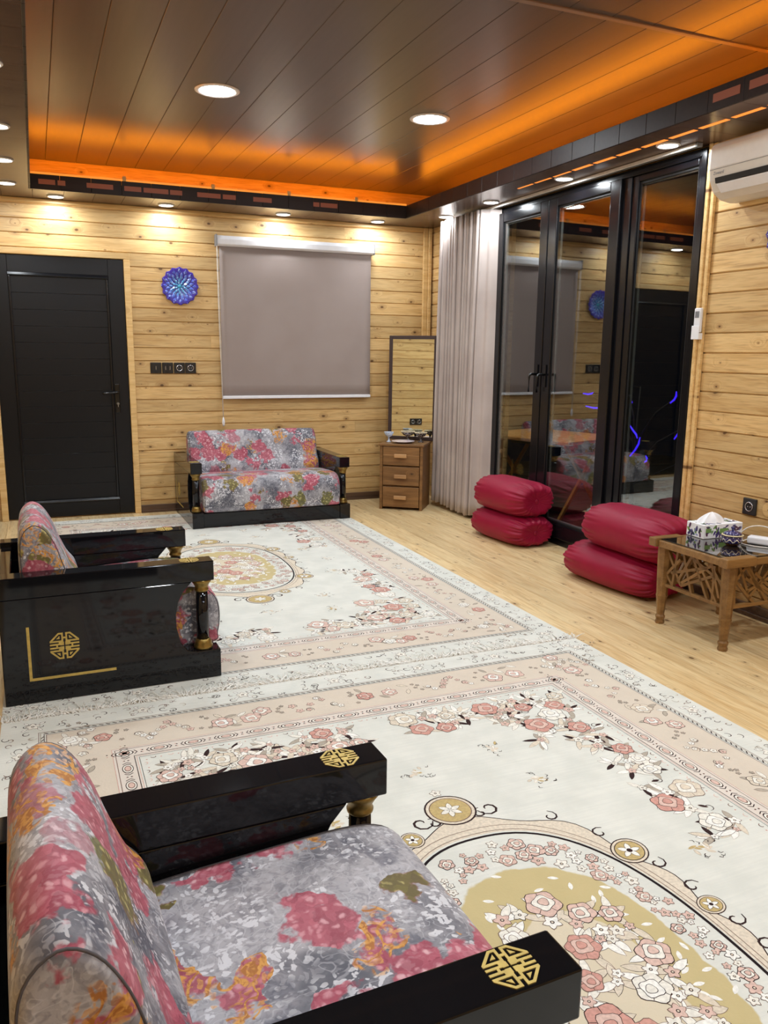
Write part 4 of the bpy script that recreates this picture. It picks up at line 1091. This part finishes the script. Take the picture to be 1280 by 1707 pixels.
# ================================================================== FLOOR CUSHIONS
def velvet_cushion(label, loc, rz, L, wx, hz, seed, tilt=0.0):
    q = random.Random(seed); t = thing('floor_cushion', label, 'cushion', loc, rz, 'crimson velvet floor cushions')
    nu, nv = 144, 44; ph = [q.uniform(0, 6.28) for _ in range(8)]
    def fn(i, j):
        th = 2 * math.pi * i / nu; s = -1 + 2 * j / (nv - 1)
        s = math.sin(s * math.pi / 2) * 0.999                   # denser towards the ends
        r = (1 - abs(s) ** 5.0) ** 0.45
        e = max(0.0, (abs(s) - 0.25) / 0.75)
        pl = math.sin(17 * th + 2.5 * math.sin(3 * th + ph[0]) + ph[1]) * 0.55 + math.sin(29 * th + ph[2]) * 0.35
        r *= 1 + 0.13 * pl * e ** 2.0 + 0.010 * math.sin(3 * th + ph[3] + 2 * s) + 0.012 * math.sin(5 * s + ph[4] + th)
        ax = s * L / 2
        if abs(s) > 0.86: ax *= 1 - 0.14 * ((abs(s) - 0.86) / 0.14) ** 2        # drawn in at the button
        c, sn = math.cos(th), math.sin(th)
        cc = math.copysign(abs(c) ** 0.85, c); ss = math.copysign(abs(sn) ** 0.85, sn)
        z = r * ss * hz / 2; z = max(z, -hz / 2 * 0.93)
        return (r * cc * wx / 2, ax, z + hz / 2 * 0.93)
    m = MB().grid(nu, nv, fn, close_u=True)
    m.f.append(tuple(range(nu))[::-1]); m.mi.append(0); m.sm.append(False); k = (nv - 1) * nu; m.f.append(tuple(range(k, k + nu))); m.mi.append(0); m.sm.append(False)
    m.build('cover', 'velvet', t)
    for sg in (-1, 1):
        MB().lathe([(0.016, 0.0), (0.015, 0.005), (0.008, 0.008), (0.001, 0.009)], n=16).build('button', 'velvet', t, (0, sg * (L / 2 * 0.855), hz / 2 * 0.93), (R_(-90 * sg), 0, 0))
    return t
velvet_cushion('crimson velvet bolster lying on the floor beside the curtain', (3.005, 4.80, 0.0), R_(3), 0.68, 0.37, 0.215, 1)
velvet_cushion('crimson velvet bolster stacked on another beside the curtain', (3.01, 4.80, 0.198), R_(4), 0.64, 0.36, 0.245, 2)
velvet_cushion('crimson velvet bolster lying on the floor beside the side table', (2.985, 3.57, 0.0), R_(5), 0.76, 0.40, 0.225, 3)
velvet_cushion('crimson velvet bolster stacked on another beside the side table', (3.005, 3.48, 0.207), R_(1), 0.72, 0.38, 0.255, 4)

# ================================================================== SIDE TABLE AND WHAT STANDS ON IT
TX0, TX1, TY0, TY1, TZ = 2.668, 3.165, 2.515, 3.005, 0.425
t = thing('side_table', 'carved brown wooden side table with dark glass top and lattice sides', 'side table', ((TX0 + TX1) / 2, (TY0 + TY1) / 2, 0))
hx, hy = (TX1 - TX0) / 2, (TY1 - TY0) / 2
lx, ly = hx - 0.055, hy - 0.045
for sx in (-1, 1):
    for sy in (-1, 1):
        lg = MB().lathe([(0.021, 0.0), (0.0225, 0.010), (0.019, 0.020), (0.022, 0.030), (0.0235, 0.038), (0.018, 0.046), (0.0225, 0.10), (0.026, 0.135), (0.028, 0.142), (0.026, 0.150), (0.032, 0.32), (0.033, 0.385)], sx * lx, sy * ly, 8, smooth=False).build('leg', 'table_wood', t)
        MB().box(sx * (hx - 0.075) - 0.085, sx * (hx - 0.075) + 0.085, sy * hy - (0.05 if sy > 0 else 0.0), sy * hy + (0.0 if sy > 0 else 0.05), TZ - 0.038, TZ + 0.003).build('corner_block', 'table_wood', t, bevel=0.004)
MB().box(-hx + 0.010, hx - 0.010, -hy + 0.010, -hy + 0.05, TZ - 0.038, TZ - 0.006).build('rail', 'table_wood', t, bevel=0.004)
MB().box(-hx + 0.010, hx - 0.010, hy - 0.05, hy - 0.010, TZ - 0.038, TZ - 0.006).build('rail', 'table_wood', t, bevel=0.004)
MB().box(-hx + 0.005, -hx + 0.05, -hy + 0.05, hy - 0.05, TZ - 0.038, TZ - 0.006).build('rail', 'table_wood', t, bevel=0.004)
MB().box(hx - 0.05, hx - 0.005, -hy + 0.05, hy - 0.05, TZ - 0.038, TZ - 0.006).build('rail', 'table_wood', t, bevel=0.004)
MB().box(-hx + 0.022, hx - 0.022, -hy + 0.022, hy - 0.022, TZ - 0.0055, TZ).build('glass_top', 'table_glass', t, bevel=0.001)
unit = MB().box(-0.5, 0.5, -0.5, 0.5, -0.5, 0.5).mesh('lattice_stick', 'table_wood')
q = random.Random(21)
for sd in ('xm', 'ym', 'xp', 'yp'):
    span = (ly if sd[0] == 'x' else lx) - 0.02
    z0, z1 = 0.205, TZ - 0.040
    def pos(u, z, k): return ((-lx if sd[1] == 'm' else lx), u, z) if sd[0] == 'x' else (u, (-ly if sd[1] == 'm' else ly), z)
    br = MB()
    if sd[0] == 'x': br.box(pos(0, 0, 0)[0] - 0.011, pos(0, 0, 0)[0] + 0.011, -span, span, 0.190, 0.207)
    else: br.box(-span, span, pos(0, 0, 0)[1] - 0.011, pos(0, 0, 0)[1] + 0.011, 0.190, 0.207)
    br.build('lower_rail', 'table_wood', t, bevel=0.003)
    nst = 15 if sd in ('xm', 'ym') else 9
    for i in range(nst):
        u0 = -span + 2 * span * (i + 0.5) / nst; a = q.choice([0.5, 0.9, 1.2, -0.5, -0.9, -1.2, 1.57]) + q.uniform(-0.15, 0.15)
        zc = q.uniform(z0 + 0.04, z1 - 0.04)
        # clip the stick to the panel
        du, dz = math.cos(a), math.sin(a); L = 0.30; lo, hi = -L / 2, L / 2
        for (c0, d0, mn, mxx) in ((u0, du, -span, span), (zc, dz, z0, z1)):
            if abs(d0) > 1e-6:
                e0, e1 = sorted(((mn - c0) / d0, (mxx - c0) / d0)); lo, hi = max(lo, e0), min(hi, e1)
        if i % 3: (lo, hi) = (lo * 0.6, hi) if i % 2 else (lo, hi * 0.6)
        if hi - lo < 0.03: continue
        mid = (lo + hi) / 2; o = put('lattice_stick', unit, t, pos(u0 + du * mid, zc + dz * mid, 0), scale=(hi - lo, 0.016, 0.013))
        o.rotation_euler = Euler((0, -a, R_(90)), 'XYZ') if sd[0] == 'x' else Euler((0, -a, 0), 'XYZ')
# tissue box
ang = math.atan2(2.873 - 2.8843, 3.0217 - 2.8788)
t = thing('tissue_box', 'white tissue box printed with purple and green leaves', 'tissue box', (2.985, 2.925, TZ + 0.0005), R_(-2))
bw, bd_, bh = 0.118, 0.058, 0.068
MB().box(-bw, bw, -bd_, bd_, 0, bh).build('carton', 'tissue', t, bevel=0.003)
q = random.Random(4)
for k, v in (('leaf_purple', (74, 58, 118)), ('leaf_plum', (92, 52, 84)), ('leaf_green', (120, 158, 88)), ('leaf_teal', (70, 96, 110)), ('leaf_lilac', (160, 164, 214))): plain(k, srgb(*v), 0.5)
lp = MB()
for face in ('f', 'l', 't', 'r'):
    for i in range(34 if face in 'ft' else 18):
        a = q.uniform(0, 6.28); L = q.uniform(0.010, 0.017); mi = q.choice([0, 0, 1, 1, 2, 3, 4]); w = L * 0.42
        hu, hv = {'f': (bw, bh / 2), 't': (bw, bd_), 'l': (bd_, bh / 2), 'r': (bd_, bh / 2)}[face]
        u, v = q.uniform(-hu + L, hu - L), q.uniform(-hv + L, hv - L); P = []
        for k in range(8):
            s = 2 * math.pi * k / 8; e, f = L * math.cos(s), w * math.sin(s) * (1 - 0.3 * math.cos(s)); P.append((u + e * math.cos(a) - f * math.sin(a), v + e * math.sin(a) + f * math.cos(a)))
        mp = {'f': lambda p: (p[0], -bd_ - 0.0006, p[1] + bh / 2), 't': lambda p: (p[0], p[1], bh + 0.0006), 'l': lambda p: (-bw - 0.0006, p[0], p[1] + bh / 2), 'r': lambda p: (bw + 0.0006, p[0], p[1] + bh / 2)}[face]
        lp.add([mp(p) for p in P], [tuple(range(8))], mi)
o = lp.build('leaf_print', ['leaf_purple', 'leaf_plum', 'leaf_green', 'leaf_teal', 'leaf_lilac'], t)
MB().box(-0.022, 0.03, -bd_ - 0.0012, -bd_ - 0.0004, 0.022, 0.046).box(-bw + 0.012, -bw + 0.045, -bd_ - 0.0012, -bd_ - 0.0004, 0.03, 0.05).build('label_patch', 'leaf_green', t)
def tis(i, j):
    a = 2 * math.pi * i / 36; k = j / 7; r = (1 - k) ** 0.8
    return (-0.025 + r * 0.078 * math.cos(a) * (1 + 0.15 * math.sin(5 * a)), r * 0.036 * math.sin(a) * (1 + 0.2 * math.sin(4 * a + 1)), bh - 0.002 + 0.052 * k ** 0.7 + 0.006 * math.sin(7 * a) * (1 - k))
MB().grid(36, 8, tis, close_u=True).build('tissue', 'tissue', t)
# enamelled sugar bowl
g = G('minakari'); x, y, z = g.sep(g.coord()); d, cc, pp = g.voro(g.coord(), 115.0); an = g.math('ARCTAN2', y, x)
c = g.mix(g.step(0.30, 0.22, d), srgb(38, 34, 92), srgb(172, 176, 220))
sc = g.step(0.0035, 0.0015, g.abs(z - 0.026 - 0.006 * g.math('SINE', an * 9.0))); c = g.mix(sc, c, srgb(236, 226, 208))
c = g.mix(g.step(0.016, 0.010, z), c, srgb(84, 56, 26)); M['minakari'] = g.bsdf(c, 0.2, coat=0.6)
t = thing('sugar_bowl', 'small lidded enamel sugar bowl in dark blue and white', 'bowl', (2.905, 2.735, TZ + 0.0005))
MB().lathe([(0.024, 0.0), (0.026, 0.003), (0.036, 0.010), (0.045, 0.022), (0.046, 0.032), (0.041, 0.042), (0.040, 0.047), (0.038, 0.047)], n=36).build('bowl', 'minakari', t)
MB().lathe([(0.047, 0.0472), (0.048, 0.0495), (0.046, 0.0515), (0.003, 0.052)], n=36).build('lid_rim', 'ivory_rim', t)
ld = MB().lathe([(0.043, 0.052), (0.036, 0.060), (0.020, 0.067), (0.008, 0.070), (0.001, 0.0705)], n=36).build('lid', 'minakari', t)
MB().lathe([(0.006, 0.0700), (0.005, 0.075), (0.010, 0.080), (0.009, 0.086), (0.002, 0.089)], n=16).build('knob', 'minakari', ld)
# white charger with its cable
t = thing('phone_charger', 'white charger block with a coiled white cable on the side table', 'charger', (3.045, 2.70, TZ + 0.0005), R_(-62))
MB().box(-0.055, 0.055, -0.026, 0.026, 0.0, 0.036).build('block', 'white_plastic', t, bevel=0.010, seg=4)
pts = [(-0.056, 0.0, 0.016), (-0.075, -0.012, 0.006), (-0.07, -0.05, 0.003), (-0.02, -0.075, 0.003), (0.04, -0.07, 0.003), (0.10, -0.05, 0.003)]
def smooth(pts, k=6):
    P = [pts[0]] + pts + [pts[-1]]; out = []
    for i in range(1, len(P) - 2):
        for j in range(k):
            u = j / k; out.append(tuple(0.5 * (2 * P[i][m] + (P[i + 1][m] - P[i - 1][m]) * u + (2 * P[i - 1][m] - 5 * P[i][m] + 4 * P[i + 1][m] - P[i + 2][m]) * u * u + (3 * P[i][m] - P[i - 1][m] - 3 * P[i + 1][m] + P[i + 2][m]) * u ** 3) for m in range(3)))
    return out + [pts[-1]]
MB().tube(smooth(pts), 0.0024, 8).build('cable', 'cord_white', t)
t = thing('cable', 'white cable arching above the side table behind the sugar bowl', 'cable', (3.10, 2.80, TZ + 0.0005))
MB().tube(smooth([(-0.045, 0.03, 0.003), (-0.052, 0.02, 0.03), (-0.035, -0.01, 0.062), (0.0, -0.05, 0.072), (0.02, -0.12, 0.06), (0.03, -0.18, 0.02), (0.03, -0.21, 0.0035)]), 0.0026, 8).build('cord', 'cord_white', t)

# ================================================================== OUTSIDE THE GLASS
dk = struct('trim_7', MB().box(XR + 0.13, 8.5, 1.0, 9.5, -0.25, -0.172), 'deck_wood', label='dim wooden terrace deck outside the glazed doors'); dk['category'] = 'terrace'
for i in range(40):
    y0 = 1.0 + i * 0.2
    if y0 > 9.2: break
    put('deck_board', shared(('deck',), lambda: board_mesh('deck_board', 5.1, 0.19, 0.02, 'deck_wood', 0.003, 0.004)), dk, (XR + 0.14, y0, -0.171), (R_(-90), 0, 0))
t = thing('folding_table', 'orange wooden folding table standing on the terrace outside the glass', 'table', (4.05, 5.90, -0.15), R_(20))
MB().box(-0.41, 0.41, -0.48, 0.48, 0.722, 0.75).build('table_top', 'orange_wood', t, bevel=0.006)
for sy in (-0.36, 0.36):
    for sg in (-1, 1):
        a = MB(); w = 0.022
        a.prism([(-0.36 * sg - w, 0.0), (-0.36 * sg + w, 0.0), (0.30 * sg + w, 0.722), (0.30 * sg - w, 0.722)], 'y', sy - 0.012 + 0.026 * (sg > 0), sy + 0.012 + 0.026 * (sg > 0))
        a.build('leg', 'orange_wood', t, bevel=0.003)
MB().tube([(0, -0.36, 0.361 + 0.0), (0, 0.386, 0.361)], 0.009, 8).build('pivot_rod', 'steel', t)
MB().box(-0.10, 0.10, -0.34, 0.34, 0.66, 0.70).build('apron', 'gasket', t)
# a bare twig stand carries the blue tubes
t = thing('twig_tree', 'bare dark twig tree with glowing blue light tubes on the terrace', 'tree', (5.06, 6.0, -0.15))
plain('bark', srgb(38, 32, 30), 0.8)
MB().lathe([(0.14, 0.0), (0.14, 0.03), (0.03, 0.05), (0.02, 0.06)], n=20).build('foot', 'gasket', t)
m = MB().tube([(0, 0, 0.05), (0.01, 0.01, 0.6), (0.0, -0.02, 1.15)], [0.02, 0.015, 0.006], 8).build('trunk', 'bark', t)
for (py, pz) in ((0.668, 1.06), (0.56, 0.93), (0.065, 1.03), (0.06, 0.85), (-0.03, 0.75), (-0.07, 0.607), (-0.513, 1.08), (-0.613, 0.825), (-0.63, 0.54), (-0.22, 0.515)):
    MB().tube([(0.005, 0, max(0.25, pz - 0.45)), (-0.01, py * 0.5, pz - 0.15), (-0.035, py, pz - 0.004)], [0.010, 0.007, 0.004], 6).build('branch', 'bark', t)
for i, (px, py, pz, L, a) in enumerate(((5.0, 6.668, 0.91, 0.16, 0.1), (5.0, 6.56, 0.78, 0.26, 0.0), (5.0, 6.065, 0.885, 0.13, -0.5), (5.0, 6.06, 0.70, 0.16, 1.2), (5.0, 5.97, 0.60, 0.18, -0.75), (5.0, 5.928, 0.457, 0.22, 1.0), (5.0, 5.487, 0.93, 0.12, 1.0), (5.0, 5.387, 0.675, 0.22, 1.1), (5.0, 5.37, 0.39, 0.08, 1.0), (5.0, 5.78, 0.365, 0.06, 1.4))):
    c, s = math.cos(a) * L / 2, math.sin(a) * L / 2
    MB().tube([(0, c, -s), (0.02, c * 0.3, -s * 0.2 - 0.012), (0.02, -c * 0.4, s * 0.4 - 0.008), (0, -c, s)], [0.006, 0.009, 0.009, 0.005], 8).build('light_tube', 'led_blue', t, (px - 5.06, py - 6.0, pz + 0.15))
# terrace lamp under the eaves, above the folding table
downlight(4.05, 5.75, 2.45, 0.09, 16.0, 'round terrace lamp hung above the folding table outside', None)
ev = struct('trim_8', MB().box(XR + 0.13, 4.6, 1.0, 8.0, 2.451, 2.50), 'soffit_pvc', label='brown eaves over the terrace outside the glazed doors'); ev['category'] = 'eaves'
